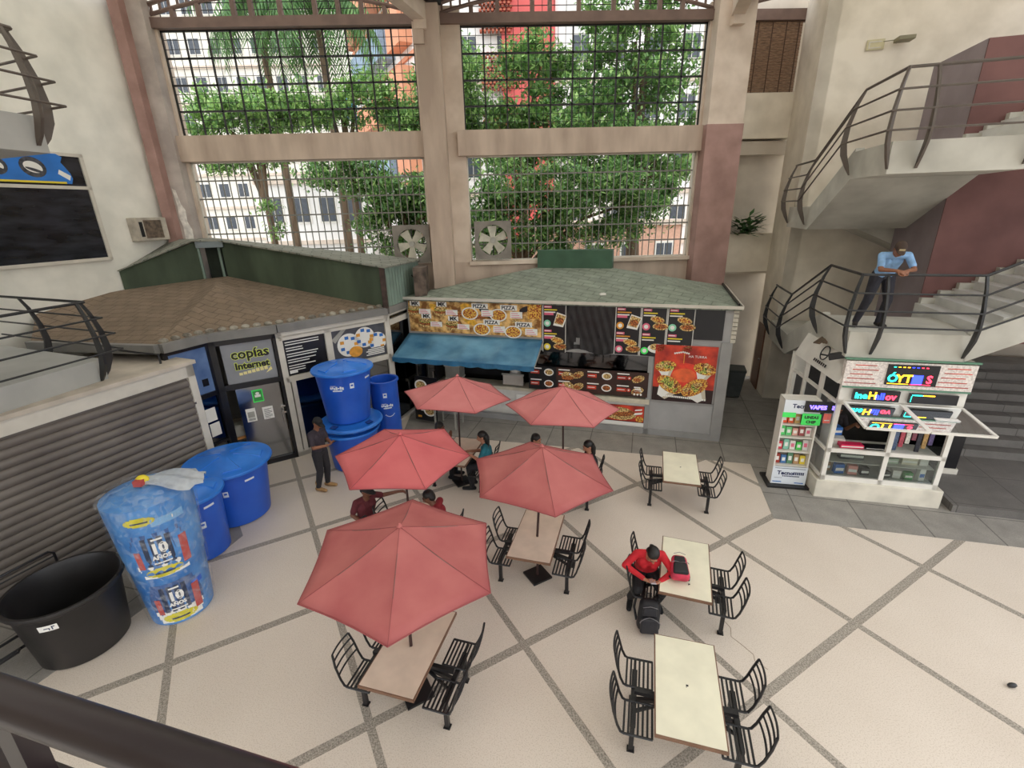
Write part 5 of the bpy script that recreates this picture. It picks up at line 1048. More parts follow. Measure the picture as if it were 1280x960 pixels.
on_cone(m, rb+.002, rt+.002, h, fa-.35, 1.62, flat_oval(.18, .06), 3); on_cone(m, rb+.003, rt+.003, h, fa-.35, 1.6, flat_rect(-.1, 0, .1, .02), 2)
on_cone(m, rb+.002, rt+.002, h, fa+.25, 1.55, flat_rect(-.2, -.03, .2, .07), 5); on_cone(m, rb+.003, rt+.003, h, fa+.35, 1.555, flat_text('1', .05, .005), 0)
on_cone(m, rb+.002, rt+.002, h, fa+.55, .5, flat_rect(-.08, -.03, .08, .05), 6)
m.build('label', [paper, mat('label_blue', '#3a5c96', .5, var=.1), mat('label_navy', '#22304e', .5, var=0), mat('label_yellow', '#d8cc30', .5, var=.1), mat('label_red', '#b84a44', .5, var=0), mat('label_pale', '#7fb0dc', .5, var=0), tkb], wt)
film = bpy.data.materials.new('plastic_film'); film.use_nodes = True; nt = film.node_tree; N = nt.nodes; b = N['Principled BSDF']; b.inputs['Base Color'].default_value = (.85, .9, .95, 1); b.inputs['Roughness'].default_value = .15
nz = N.new('ShaderNodeTexNoise'); nz.inputs['Scale'].default_value = 9; nz.inputs['Detail'].default_value = 4; nz.inputs['Distortion'].default_value = 1.2
rp = N.new('ShaderNodeMapRange'); rp.inputs[1].default_value = .45; rp.inputs[2].default_value = .8; rp.inputs[3].default_value = .02; rp.inputs[4].default_value = .3; tc = N.new('ShaderNodeTexCoord'); nt.links.new(tc.outputs['Object'], nz.inputs['Vector']); nt.links.new(nz.outputs['Fac'], rp.inputs[0]); nt.links.new(rp.outputs[0], b.inputs['Alpha'])
bp = N.new('ShaderNodeBump'); bp.inputs['Strength'].default_value = .6; bp.inputs['Distance'].default_value = .03; nt.links.new(nz.outputs['Fac'], bp.inputs['Height']); nt.links.new(bp.outputs[0], b.inputs['Normal'])
m = MB(); rnd = random.Random(3); vs = []; fs = []; sg = 48; zs = [0.01, .15, .4, .7, .9, 1.1, 1.4, 1.65, 1.8, 1.88, 1.93]; rs = [.43, .44, .46, .48, .5, .51, .535, .56, .56, .4, .12]
for z, r in zip(zs, rs):
    for k_ in range(sg): a = 2*math.pi*k_/sg; q = r*(1+.012*math.sin(k_*2.3+z*9)+rnd.uniform(0, .02)); vs.append((q*math.cos(a), q*math.sin(a), z+rnd.uniform(-.01, .01)))
for i in range(len(zs)-1):
    for k_ in range(sg): fs.append((i*sg+k_, i*sg+(k_+1) % sg, (i+1)*sg+(k_+1) % sg, (i+1)*sg+k_))
m.add(vs, fs); m.build('plastic_film', film, wt, smooth=True, sharp=60)
fm2 = mat('film_bunched', '#e6eaec', .25, var=.08, scale=12, trans=.45); m = MB(); vs = []; fs = []; n = 14  # bunched tail of film falling over the top to the right
for i in range(n+1):
    t = i/n; c = Vector((.02+.62*t, .02+.28*t, 1.95-.02*t-.1*t*t)); wv = .08+.26*math.sin(math.pi*min(1, t*.72))*(1 if t < .85 else .5)
    for k_ in range(9): s = k_/4-1; vs.append((c.x-wv*s*.4, c.y+wv*s*.9, c.z+.022*math.sin(k_*1.6+i*.5)-.05*s*s))
for i in range(n):
    for k_ in range(8): a = i*9+k_; fs.append((a, a+9, a+10, a+1))
m.add(vs, fs); o = m.build('film_tail', fm2, wt, smooth=True, sharp=80)
m = MB(); m.ball((0, 0, 1.94), (.09, .07, .06), 10, 6); m.box((-.05, -.12, 1.9), (.06, -.03, 1.97), 1); m.build('knot', [yellow, mat('label_red', '')], wt, smooth=True)
# black tub and trolley
Tt = (-5.97, 5.27, .006); ft = face(Tt)
bt_ = thing('black_tub', 'large open black plastic tub with a small white label at the lower left', 'tub', Tt)
MB().lathe([(.48, 0), (.5, .02), (.59, .9), (.6, .92), (.64, .93), (.655, .96), (.645, 1.0), (.61, 1.0), (.58, .93), (.47, .06), (.01, .05)], 64).build('body', mat('tub_black', '#211f1f', .42, var=.1, scale=2, c2='#2b2828'), bt_, smooth=True, sharp=50)
m = MB(); on_cone(m, .5, .605, 1.0, ft-.5, .78, flat_rect(-.1, -.045, .1, .045), 0)
[on_cone(m, .502, .607, 1.0, ft-.47, .78, flat_rect(*q, 2), 1) for q in ((-.06, -.006, .0, .006), (-.012, -.03, .0, .006), (.02, -.03, .032, .03), (.032, .012, .055, .026))]; m.build('label', [paper, mat('navy', '')], bt_)
hc = thing('hand_cart', 'dark metal hand cart standing between the black tub and the shutter', 'cart', (-6.85, 5.35, .006), R(66))
m = MB()
for y in (-.0, -.3): m.tube([(-.9, y, .12), (.62, y, .12)], .02, 6)
m.tube([(-.9, .05, .1), (-.9, .05, 1.0), (-.86, .05, 1.05), (.55, .05, 1.05), (.6, .05, 1.0), (.6, .05, .1)], .018, 8); m.tube([(-.88, .05, .95), (.58, .05, .95)], .012, 6); m.build('frame', blackm, hc, smooth=True)
m = MB()
for x in (-.85, -.4, .1, .55): m.bar((x, .05, .12), (x, -.32, .12), .03, .02)
m.tube([(-.9, -.3, .12), (-.75, -.62, .3), (-.3, -.62, .3), (-.2, -.3, .12)], .016, 6); m.build('platform', blackm, hc)
for x, y in ((-.8, -.05), (.5, -.05)):
    MB().tube([(x, y-.03, .1), (x, y+.03, .1)], .1, 18).build('wheel', mat('tyre', '#161616', .7, var=0), hc, smooth=True)
tag(MB().ball((0, 0, .03), (.06, .03, .03), 10, 6).build('dropped_item', blackm, loc=tuple((6.05, 3.95, .004)), smooth=True), 'small dark thing lying on the floor at the right picture edge', 'litter')
# ============================================================ BACKPACKS
def backpack(label, loc, rz, s, c1, c2, lying=False):
    t = thing('backpack', label, 'backpack', loc, rot=(R(-78) if lying else R(-8), 0, rz))
    def soft(m, b, n): o = m.build(n, c1 if n == 'body' else c2, t, smooth=True, sharp=180); q = o.modifiers.new('b', 'BEVEL'); q.width = b*s; q.segments = 5; return o
    m = MB(); m.hexa([(-.165*s, -.1*s, 0), (.165*s, -.1*s, 0), (.165*s, .1*s, 0), (-.165*s, .1*s, 0)], [(-.125*s, -.08*s, .47*s), (.125*s, -.08*s, .47*s), (.125*s, .08*s, .47*s), (-.125*s, .08*s, .47*s)]); soft(m, .075, 'body')
    m = MB(); m.hexa([(-.13*s, -.165*s, .02*s), (.13*s, -.165*s, .02*s), (.13*s, -.08*s, .02*s), (-.13*s, -.08*s, .02*s)], [(-.11*s, -.15*s, .25*s), (.11*s, -.15*s, .25*s), (.11*s, -.08*s, .25*s), (-.11*s, -.08*s, .25*s)]); soft(m, .035, 'pocket')
    m = MB(); m.hexa([(-.1*s, -.13*s, .28*s), (.1*s, -.13*s, .28*s), (.1*s, -.07*s, .28*s), (-.1*s, -.07*s, .28*s)], [(-.085*s, -.115*s, .4*s), (.085*s, -.115*s, .4*s), (.085*s, -.07*s, .4*s), (-.085*s, -.07*s, .4*s)]); soft(m, .025, 'pocket')
    m = MB(); m.tube([(.135*s*math.cos(a), -.165*s+.05*s*(1-abs(math.cos(a))), .2*s+.06*s*math.sin(a)) for a in [math.pi*i/10 for i in range(11)]], .006*s, 5); m.tube([(-.1*s, -.13*s, .42*s), (0, -.14*s, .45*s), (.1*s, -.13*s, .42*s)], .005*s, 5); m.build('zip', mat('zip_grey', '#7a7678', .5, var=0), t)
    m = MB(); m.tube([(-.03*s, .05*s, .47*s), (-.03*s, .05*s, .53*s), (.03*s, .05*s, .53*s), (.03*s, .05*s, .47*s)], .009*s, 6); m.build('top_handle', c1, t, smooth=True)
    for sd in (-1, 1):
        m = MB(); m.tube([(sd*.08*s, .1*s, .44*s), (sd*.16*s, .17*s, .36*s), (sd*.18*s, .17*s, .2*s), (sd*.15*s, .08*s, .06*s)], .018*s, 7); m.build('strap', c2, t, smooth=True)
    return t
bkb = mat('bag_black', '#1d1c20', .6, var=.1, scale=20)
backpack('black backpack standing on the floor in front of the person in red', (1.93, 5.0, .04), R(-10), .98, bkb, mat('bag_black2', '#26252a', .6, var=.1, scale=20))
backpack('red and black backpack lying on the cream table', (2.31, 5.0, .88), R(-15), .78, mat('bag_pink', '#c8324e', .55, var=.15, scale=8), bkb, True)

wt.scale = (1, 1, 1.13)
# ============================================================ PEOPLE
def V3(*a): return Vector(a)
class Fig:
    def __init__(s): s.p = []   # primitives: (a, ra, b, rb, tag) or ('E', M, radii, tag)
    def cone(s, a, ra, b, rb, t): s.p.append(('C', Vector(a), ra, Vector(b), rb, t))
    def ell(s, M, r, t): s.p.append(('E', M, r, t))
    def mesh(s, name, mats, parent, voxel=.0075, smooth=2):
        m = MB()
        for q in s.p:
            if q[0] == 'C':
                _, a, ra, b, rb, t = q; m.ball(a, ra, 12, 8); m.ball(b, rb, 12, 8)
                if (b-a).length > 1e-4: m.tube([a, b], [ra, rb], 12)
            else:
                _, M, r, t = q; m.ball((0, 0, 0), r, 18, 12, 0, M)
        me = bpy.data.meshes.new('tmp'); me.from_pydata(m.v, [], m.f); o = bpy.data.objects.new('tmp', me); col.objects.link(o)
        md = o.modifiers.new('r', 'REMESH'); md.mode = 'VOXEL'; md.voxel_size = voxel; md.use_smooth_shade = True
        if smooth: sm = o.modifiers.new('s', 'SMOOTH'); sm.factor = .5; sm.iterations = smooth
        dg = bpy.context.evaluated_depsgraph_get(); dg.update(); out = bpy.data.meshes.new_from_object(o.evaluated_get(dg)); bpy.data.objects.remove(o)
        n = len(out.polygons); C = np.empty(n*3); out.polygons.foreach_get('center', C); C = C.reshape(-1, 3)
        D = []; T = []
        for q in s.p:
            if q[0] == 'C':
                _, a, ra, b, rb, t = q; a = np.array(a); b = np.array(b); d = b-a; L2 = d@d
                h = np.clip(((C-a)@d)/L2, 0, 1) if L2 > 1e-9 else np.zeros(n); D.append(np.linalg.norm(C-a-h[:, None]*d, axis=1)-(ra+(rb-ra)*h))
            else:
                _, M, r, t = q; Mi = np.array(M.inverted()); P = C@Mi[:3, :3].T+Mi[:3, 3]; D.append((np.linalg.norm(P/np.array(r), axis=1)-1)*min(r))
            T.append(t)
        keys = list(mats); idx = np.array([keys.index(t) for t in T])[np.argmin(np.array(D), axis=0)]
        out.materials.clear()
        for k_ in keys: out.materials.append(mats[k_])
        out.polygons.foreach_set('material_index', idx.astype(np.int32)); out.polygons.foreach_set('use_smooth', [True]*n); out.update(); out.name = name
        ob = bpy.data.objects.new(name, out); col.objects.link(ob); ob.parent = parent; return ob
def frame_from(d, upv):
    z = Vector(d).normalized(); x = Vector(upv).cross(z)
    if x.length < 1e-4: x = z.orthogonal()
    x.normalize(); y = z.cross(x); return x, y, z
def hand(F, w, d, palm, side, curl, t='skin'):
    """w wrist, d direction to the knuckles, palm = direction the palm faces, thumb on side*x"""
    d = Vector(d).normalized(); palm = Vector(palm); palm = (palm-d*palm.dot(d)).normalized(); x = d.cross(palm)*side; w = Vector(w)
    for k_ in (-1, 0, 1): F.cone(w+x*.012*k_, .019, w+d*.075+x*.024*k_, .0135, t)
    for i, (o, l) in enumerate(((.031, .066), (.0105, .074), (-.0105, .068), (-.031, .054))):
        b = w+d*.083+x*o; c1 = curl*.55; c2 = curl*1.2
        p1 = b+(d*math.cos(c1)+palm*math.sin(c1))*l*.55; p2 = p1+(d*math.cos(c2)+palm*math.sin(c2))*l*.45
        F.cone(b, .0098, p1, .009, t); F.cone(p1, .009, p2, .0078, t)
    a = w+d*.025+x*.026; b = a+(d*.6+x*.7+palm*.35).normalized()*.04; c = b+(d*.85+x*.1+palm*.5).normalized()*.032; F.cone(a, .013, b, .0105, t); F.cone(b, .0105, c, .009, t)
def person(name, label, loc, rz, J, mats, hair, sleeve='short', female=False, belt=True, sc_=1.0, shoe='shoe', group=None):
    t = thing(name, label, 'person', loc, rz); F = Fig(); J = {k_: Vector(v)*sc_ if k_ not in ('look', 'hl', 'hr', 'pl', 'pr') else Vector(v) for k_, v in J.items()}
    pel, che, nek, hd = J['pel'], J['che'], J['nek'], J['hd']; look = J['look'].normalized()
    ax = (J['shL']-J['shR']).normalized(); wa = pel.lerp(che, .5)
    hw = .085; F.cone(pel-ax*hw, .105, pel+ax*hw, .105, 'pants')
    for s in (-1, 1):
        F.cone(pel+ax*s*.06+(che-pel)*.15, .105, wa+ax*s*.055, .1, 'shirt'); F.cone(wa+ax*s*.055, .1, che+ax*s*.075, .11, 'shirt')
    F.cone(J['shL']-ax*.035, .062, J['shR']+ax*.035, .062, 'shirt'); F.cone(che, .1, che.lerp(nek, .5), .07, 'shirt')
    if female:
        fwd = ax.cross((nek-pel).normalized()); fwd = -fwd if fwd.dot(look) < 0 else fwd
        for s in (-1, 1): F.cone(che+ax*s*.07+fwd*.07-(nek-pel).normalized()*.02, .06, che+ax*s*.07+fwd*.075-(nek-pel).normalized()*.03, .06, 'shirt')
    F.cone(che.lerp(nek, .75), .058, hd-(hd-nek)*.3, .052, 'skin')
    for S_ in 'LR':
        sh, el, wr = J['sh'+S_], J['el'+S_], J['wr'+S_]
        if sleeve == 'short': m_ = sh.lerp(el, .72); F.cone(sh, .061, m_, .056, 'shirt'); F.cone(m_, .046, el, .04, 'skin'); F.cone(el, .04, wr, .027, 'skin')
        else: F.cone(sh, .058, el, .047, 'shirt'); m_ = el.lerp(wr, .9); F.cone(el, .047, m_, .034, 'shirt'); F.cone(m_, .026, wr, .025, 'skin')
        hip, kn, an, to = J['hip'+S_], J['kn'+S_], J['an'+S_], J['to'+S_]
        F.cone(hip, .108, kn, .074, 'pants'); mid = kn.lerp(an, .3); F.cone(kn, .073, mid, .07, 'pants'); F.cone(mid, .07, an, .055, 'pants')
        f_ = (to-an); f_.z = 0; f_.normalize(); base = Vector((an.x, an.y, to.z))
        if shoe == 'boot': F.cone(an+Vector((0, 0, .09)), .056, an, .052, 'shoe')
        F.cone(base-f_*.05, .042, base+f_*.07, .044, 'shoe'); F.cone(base+f_*.07, .044, to, .036, 'shoe'); F.cone(an, .045, base, .045, 'shoe')
        hd_ = J['h'+S_.lower()]; hand(F, wr, hd_, J['p'+S_.lower()], 1 if S_ == 'L' else -1, .9)
    # head with a face
    x, z_, y = frame_from(look, (hd-nek)); z = z_; MH = Matrix((( x.x, -y.x, z.x, hd.x), (x.y, -y.y, z.y, hd.y), (x.z, -y.z, z.z, hd.z), (0, 0, 0, 1)))
    def H(px, py, pz): return MH @ Vector((px, py, pz))
    T_ = lambda c, r, t_: F.ell(MH @ Matrix.Translation(c), r, t_)
    T_((0, .012, .025), (.076, .096, .092), 'skin'); T_((0, -.02, -.035), (.06, .072, .075), 'skin'); T_((0, -.045, -.085), (.032, .03, .025), 'skin')
    F.cone(H(0, -.088, .012), .009, H(0, -.108, -.025), .015, 'skin'); F.cone(H(-.035, -.083, .032), .009, H(.035, -.083, .032), .009, 'skin')
    for s in (-1, 1):
        T_((s*.031, -.086, .014), (.014, .009, .008), 'eye'); T_((s*.077, .01, -.005), (.012, .02, .03), 'skin'); F.cone(H(s*.018, -.093, .036), .005, H(s*.045, -.086, .037), .005, 'eye')
    F.cone(H(-.02, -.093, -.054), .007, H(.02, -.093, -.054), .007, 'lip')
    F.mesh('body', mats, t)
    hm = MB()
    if hair[0] == 'cap':
        for i in range(1): hm.lathe([(.088, .03), (.09, .05), (.086, .08), (.066, .112), (.03, .128), (.003, .131)], 24, M=MH @ Matrix.Translation((0, .012, 0)) @ Matrix.Diagonal((.95, 1.16, 1, 1)))
        vs = []; n = 12
        for k_ in range(n+1): a = math.pi*(1+k_/n); vs.append((.082*math.cos(a), .012+.1*math.sin(a), .045))
        o = [(.072*math.cos(math.pi*(1+k_/n)), -.0+.185*math.sin(math.pi*(1+k_/n)), .035-.012*abs(math.cos(math.pi*(1+k_/n)))) for k_ in range(n+1)]
        for k_ in range(n): hm.hexa([vs[k_], vs[k_+1], o[k_+1], o[k_]], [(q[0], q[1], q[2]+.008) for q in (vs[k_], vs[k_+1], o[k_+1], o[k_])], 0, MH)
        ms = [hair[1]]
        if len(hair) > 2: hm.box((-.04, -.098, .055), (.04, -.088, .088), 1, MH); ms.append(hair[2])
        hm.build('cap', ms, t, smooth=True, sharp=50)
        hb = MB(); hb.ball((0, 0, 0), (.079, .075, .06), 16, 10, 0, MH @ Matrix.Translation((0, .035, .0))); hb.build('hair', mat('hair_black', '#17120f', .5, var=.2, scale=30), t, smooth=True)
    else:
        hm.ball((0, 0, 0), (.086, .098, .09), 20, 12, 0, MH @ Matrix.Translation((0, .022, .042))); hm.ball((0, 0, 0), (.084, .06, .095), 18, 12, 0, MH @ Matrix.Translation((0, .055, -.0)))
        if hair[0] == 'long':
            bk = hd-look*.09; dn = Vector((0, 0, -1)); b0 = MH @ Vector((0, .075, .03))
            path = [b0, b0-look*.04+dn*.1, b0-look*.05+dn*.22, b0-look*.04+dn*.34]
            for s in (-1, 0, 1): hm.tube([q+x*s*.04 for q in path], [.05, .055, .045, .018], 10)
        if hair[0] == 'tail': 
            b0 = MH @ Vector((0, .1, .03)); hm.tube([b0, b0-look*.05+V3(0, 0, -.05), b0-look*.05+V3(0, 0, -.2)], [.03, .035, .012], 10)
        hm.build('hair', hair[1], t, smooth=True, sharp=80)
    return t
def skinm(n, c): return mat('skin_'+n, c, .55, var=.04, scale=8)
def cm(n, c): return mat('cloth_'+n, c, .8, var=.1, scale=9, bump=.05)
eye = mat('eye_dark', '#1a1210', .3, var=0); lipm = mat('lip', '#7a4238', .5, var=0); hairb = mat('hair_black', '#17120f', .5, var=.2, scale=30)
def M_(skin, shirt, pants, shoe): return {'skin': skin, 'shirt': shirt, 'pants': pants, 'shoe': shoe, 'eye': eye, 'lip': lipm}
brown = skinm('brown', '#8f5f45'); tans = skinm('tan', '#a8745a'); dark = skinm('dark', '#6f4632')
# standing man looking at his phone (faces right)
J = dict(pel=(0, 0, .9), che=(0, .0, 1.24), nek=(0, -.01, 1.42), hd=(0, -.07, 1.55), look=(0, -.8, -.6), shL=(.18, 0, 1.36), shR=(-.18, 0, 1.36), elL=(.22, -.06, 1.08), elR=(-.22, -.06, 1.08), wrL=(.05, -.28, 1.1), wrR=(-.06, -.28, 1.1),
  hl=(-.3, -.8, .3), hr=(.3, -.8, .3), pl=(-.3, .2, 1), pr=(.3, .2, 1), hipL=(.09, 0, .86), hipR=(-.09, 0, .86), knL=(.1, -.04, .48), knR=(-.11, -.02, .48), anL=(.11, .02, .11), anR=(-.12, .08, .11), toL=(.12, -.17, .04), toR=(-.14, -.1, .04))
pm_ = person('person', 'person in dark cap and tan boots standing by the stacked blue tanks with a phone', (-3.88, 9.05, .004), R(72), J, M_(brown, cm('plum', '#3b333c'), cm('jeansblack', '#2a282c'), cm('bootsand', '#b08a5c')), ('cap', cm('capblack', '#19181a')), shoe='boot')
tag(MB().box((-.035, -.075, -.006), (.035, .075, .006)).build('phone', blackp, loc=tuple(Matrix.Translation((-3.88, 9.05, 0)) @ Matrix.Rotation(R(72), 4, 'Z') @ Vector((0, -.37, 1.15))), rot=(R(-25), 0, R(72))), 'black phone held by the person standing at the blue tanks', 'phone')
# guard leaning on the stair railing
J = dict(pel=(.03, .28, .93), che=(0, .08, 1.2), nek=(-.01, -.06, 1.33), hd=(-.03, -.18, 1.4), look=(-.15, -.75, -.6), shL=(.2, -.02, 1.29), shR=(-.2, -.02, 1.29), elL=(.25, -.19, 1.07), elR=(-.25, -.19, 1.07), wrL=(.07, -.37, 1.07), wrR=(-.09, -.37, 1.07),
  hl=(-.75, -.5, -.25), hr=(.75, -.55, -.2), pl=(-.3, .5, -.8), pr=(.3, .5, -.8), hipL=(.12, .28, .88), hipR=(-.07, .28, .88), knL=(.16, .2, .48), knR=(-.2, .12, .5), anL=(.1, .22, .1), anR=(-.28, .2, .1), toL=(.12, .02, .045), toR=(-.36, .02, .045))
person('person', 'guard in a light blue shirt, dark trousers and brown cap leaning on the stair railing', tuple(MK @ Vector((.52, .3, 3.405))), R(-14), J, M_(brown, cm('skyblue', '#8fb8e4'), cm('navyblack', '#2b2a33'), cm('shoeblack', '#241d1a')), ('cap', cm('capbrown', '#4a3a30'), cm('capbadge', '#c8b890')))
# seated woman in red with the phone
def seated(**kw):
    J = dict(pel=(0, .08, .56), che=(0, .02, .88), nek=(0, -.03, 1.06), hd=(0, -.06, 1.19), look=(0, -1, -.3), shL=(.17, .01, 1.0), shR=(-.17, .01, 1.0), elL=(.22, -.1, .76), elR=(-.22, -.1, .76), wrL=(.1, -.3, .8), wrR=(-.1, -.3, .8),
      hl=(-.2, -1, .1), hr=(.2, -1, .1), pl=(-.3, 0, -1), pr=(.3, 0, -1), hipL=(.09, .06, .55), hipR=(-.09, .06, .55), knL=(.12, -.34, .54), knR=(-.12, -.34, .54), anL=(.12, -.3, .1), anR=(-.12, -.3, .1), toL=(.13, -.48, .04), toR=(-.13, -.48, .04)); J.update(kw); return J
J = seated(che=(0, -.07, .86), nek=(0, -.19, 1.0), hd=(.01, -.27, 1.1), look=(.05, -.72, -.75), shL=(.17, -.11, .98), shR=(-.17, -.11, .98), elL=(.31, -.25, .8), elR=(-.34, -.2, .84), wrL=(.1, -.4, .76), wrR=(-.09, -.38, .77), hl=(-.75, -.5, .1), hr=(.75, -.5, .05), pl=(-.3, .3, .9), pr=(.3, .3, .9), knL=(.17, -.33, .53), knR=(-.16, -.3, .53), anL=(.19, -.06, .12), anR=(-.2, -.02, .12), toL=(.22, -.2, .04), toR=(-.24, -.18, .04))
WP = (2.02, 5.5, .004)
person('person', 'person in a red long sleeved top sitting at a cream table with a phone', WP, R(-8), J, M_(tans, cm('red', '#c8202c'), cm('black', '#19181c'), cm('shoedark', '#151416')), ('tail', hairb), 'long', True)
tag(MB().box((-.035, -.07, -.005), (.035, .07, .005)).build('phone', mat('phone_silver', '#b8b8bc', .3, .5, var=0), loc=tuple(Matrix.Translation(WP) @ Matrix.Rotation(R(-8), 4, 'Z') @ Vector((0, -.46, .81))), rot=(R(-20), 0, R(-8))), 'silver phone held by the person in red', 'phone')
# people under the umbrellas
J = seated(look=(.4, -.9, -.35), elL=(.32, .0, .92), wrL=(.52, -.2, .98), hl=(.8, -.5, -.1), pl=(0, 0, -1), elR=(-.25, .05, .78), wrR=(-.15, -.2, .62))
person('person', 'person in a maroon shirt and black cap under the left umbrella, one arm stretched out', (-2.38, 7.02, .004), R(45), J, M_(dark, cm('maroon', '#5e2028'), cm('black', ''), cm('shoedark', '')), ('cap', cm('capblack', '')))
J = seated(look=(.1, -.9, -.5), hd=(0, -.12, 1.17), nek=(0, -.06, 1.05))
person('person', 'bareheaded person in a dark red shirt at the right side of the left umbrella', (-1.14, 6.72, .004), R(-100), J, M_(dark, cm('darkred', '#8a1e28'), cm('black', ''), cm('shoedark', '')), ('short', hairb))
J = seated(look=(.1, -1, -.3), wrL=(.08, -.36, .84), wrR=(-.06, -.4, .82))
person('person', 'person with long dark hair in a teal top under the rear left umbrella, facing left', (-.38, 8.86, .004), R(-95), J, M_(tans, cm('teal', '#1f6a78'), cm('black', ''), cm('shoedark', '')), ('long', hairb), 'short', True)
J = seated(look=(0, -1, -.25), wrL=(.06, -.28, .98), wrR=(-.06, -.28, .97), hl=(-.2, -.3, .9), hr=(.2, -.3, .9), pl=(-.2, 1, .2), pr=(.2, 1, .2))
person('person', 'person in a dark top holding something up under the rear left umbrella, facing right', (-1.42, 9.42, .004), R(75), J, M_(dark, cm('charcoal', '#332c30'), cm('black', ''), cm('shoedark', '')), ('short', hairb))
J = seated()
person('person', 'person whose dark head top just shows over the middle umbrella', (.62, 8.68, .004), R(60), J, M_(tans, cm('slate', '#5c6068'), cm('black', ''), cm('shoedark', '')), ('short', hairb))
J = seated(look=(.1, -.9, -.4))
person('person', 'person with long black hair in black at the right seat under the rear right umbrella', (1.72, 8.28, .004), R(-85), J, M_(tans, cm('black', ''), cm('black', ''), cm('shoedark', '')), ('long', hairb))
J = seated(look=(-.2, -.9, -.5), wrL=(.25, -.32, .98), wrR=(-.15, -.36, .95))
person('person', 'vendor in dark clothes sitting inside the phone stall behind the left opening', pp(.55, 1.15, .3), R(PA+6), J, M_(brown, cm('charcoal', ''), cm('black', ''), cm('shoedark', '')), ('short', hairb))
st = thing('stool', 'stool under the vendor inside the phone stall', 'stool', pp(.55, 1.2, .382), 0)
MB().lathe([(.16, .34), (.17, .35), (.17, .38), (.01, .385)], 20).build('seat', blackp, st)
for a in (0, 1.57, 3.14, 4.71): MB().tube([(.1*math.cos(a), .1*math.sin(a), .345), (.15*math.cos(a), .15*math.sin(a), 0)], .012, 6).build('leg', blackm, st)
tag(MB().box((-.12, -.09, 0), (.12, .09, .03)).box((-.08, -.06, .03), (.05, .05, .07), 1).build('food_tray', [white, food2], loc=(-.83, 8.88, .772), rot=(0, 0, R(-20))), 'white food tray on the table before the person in teal', 'tray')
m = MB(); m.lathe([(.03, 0), (.033, .12), (.015, .16), (.015, .19)], 14); tag(m.build('bottle', clear, loc=(-1.0, 9.02, .772), smooth=True), 'clear drink bottle on the table before the person in teal', 'bottle')
# ============================================================ OUTSIDE
S(MB().box((-60, 15.9, -.3), (70, 130, -.02)).build('floor_street', mat('asphalt', '#a8a49c', .9, var=.1, scale=.4)), 'street outside the windows', 'street')
lf_ = [mat('leaf_a', '#769e5c', .6, var=.2, scale=1.2, trans=.35), mat('leaf_b', '#a0c274', .6, var=.15, scale=1.2, trans=.35), mat('leaf_c', '#567f48', .6, var=.2, scale=1.2, trans=.3)]
bark = mat('bark', '#6a5846', .9, var=.2, scale=6, bump=.3, stretch=(1, 1, .2))
def tree(label, loc, blobs, n, ls, trunk, wts=(5, 4, 3), seed=0, group='trees outside the windows', branches=True):
    t = thing('tree', label, 'tree', loc, 0, group); rnd = random.Random(seed); vol = [b[3]*b[4]*b[5] for b in blobs]; m = MB()
    cl = []
    for b, vv in zip(blobs, vol):
        for _ in range(max(6, int(15*vv**.55))):
            while True:
                q = Vector((rnd.uniform(-1, 1), rnd.uniform(-1, 1), rnd.uniform(-1, 1)))
                if .3 < q.length < 1: break
            q = q*rnd.uniform(.85, 1.15); cl.append((Vector((b[0]+q.x*b[3], b[1]+q.y*b[4], b[2]+q.z*b[5])), rnd.uniform(.16, .34)*min(1, b[3]+.2)))
    for _ in range(n):
        c0, sg_ = rnd.choice(cl)
        c = c0+Vector((rnd.gauss(0, sg_*1.2), rnd.gauss(0, sg_), rnd.gauss(0, sg_*.75))); d = Vector((rnd.uniform(-1, 1), rnd.uniform(-1, 1), rnd.uniform(-1.2, .5))).normalized(); s_ = d.cross(Vector((rnd.uniform(-.5, .5), rnd.uniform(-.5, .5), 1))).normalized(); L_ = ls*rnd.uniform(.7, 1.4)
        mi = rnd.choices((0, 1, 2), wts)[0]
        m.v += [tuple(c-d*L_*.5), tuple(c+s_*L_*.22), tuple(c+d*L_*.5), tuple(c-s_*L_*.22)]; o = len(m.v)-4; m.f.append((o, o+1, o+2, o+3)); m.m.append(mi)
    m.build('foliage', lf_, t)
    m = MB(); r = trunk; z = min(b[2] for b in blobs); m.tube([(0, 0, -.02), (.1, 0, z*.5), (.0, .1, z)], [r*1.2, r, r*.8], 9)
    for b in blobs: m.tube([(0, .1, z*.75), (b[0]*.5, b[1]*.5, (z+b[2])*.5), (b[0], b[1], b[2])], [r*.7, r*.5, r*.2], 7)
    m.build('trunk', bark, t, smooth=True)
tree('tall leafy tree filling the right part of the right windows', (5.9, 21.5, 0), [(-.3, 0, 11.6, 2.2, 2, 2.4), (-1.8, 0, 9.0, 1.7, 2, 1.7), (1.8, .3, 9.0, 1.8, 1.8, 2.4), (.3, -.5, 7.4, 2.2, 2, 1.4), (.2, 0, 13.8, 1.5, 1.5, 1.3), (-2.2, .3, 6.4, 1.5, 1.4, 1.1)], 23000, .25, .3, seed=1)
tree('bushy tree behind the centre of the right windows', (1.3, 24.6, 0), [(.9, 0, 11.6, 1.8, 1.5, 1.6), (-1.7, 0, 9.3, 1.7, 1.5, 1.1), (1.8, 0, 9.4, 2.0, 1.4, 1.6), (-.2, 0, 8.0, 2.2, 1.4, 1.2)], 17000, .25, .22, (5, 5, 2), seed=2)
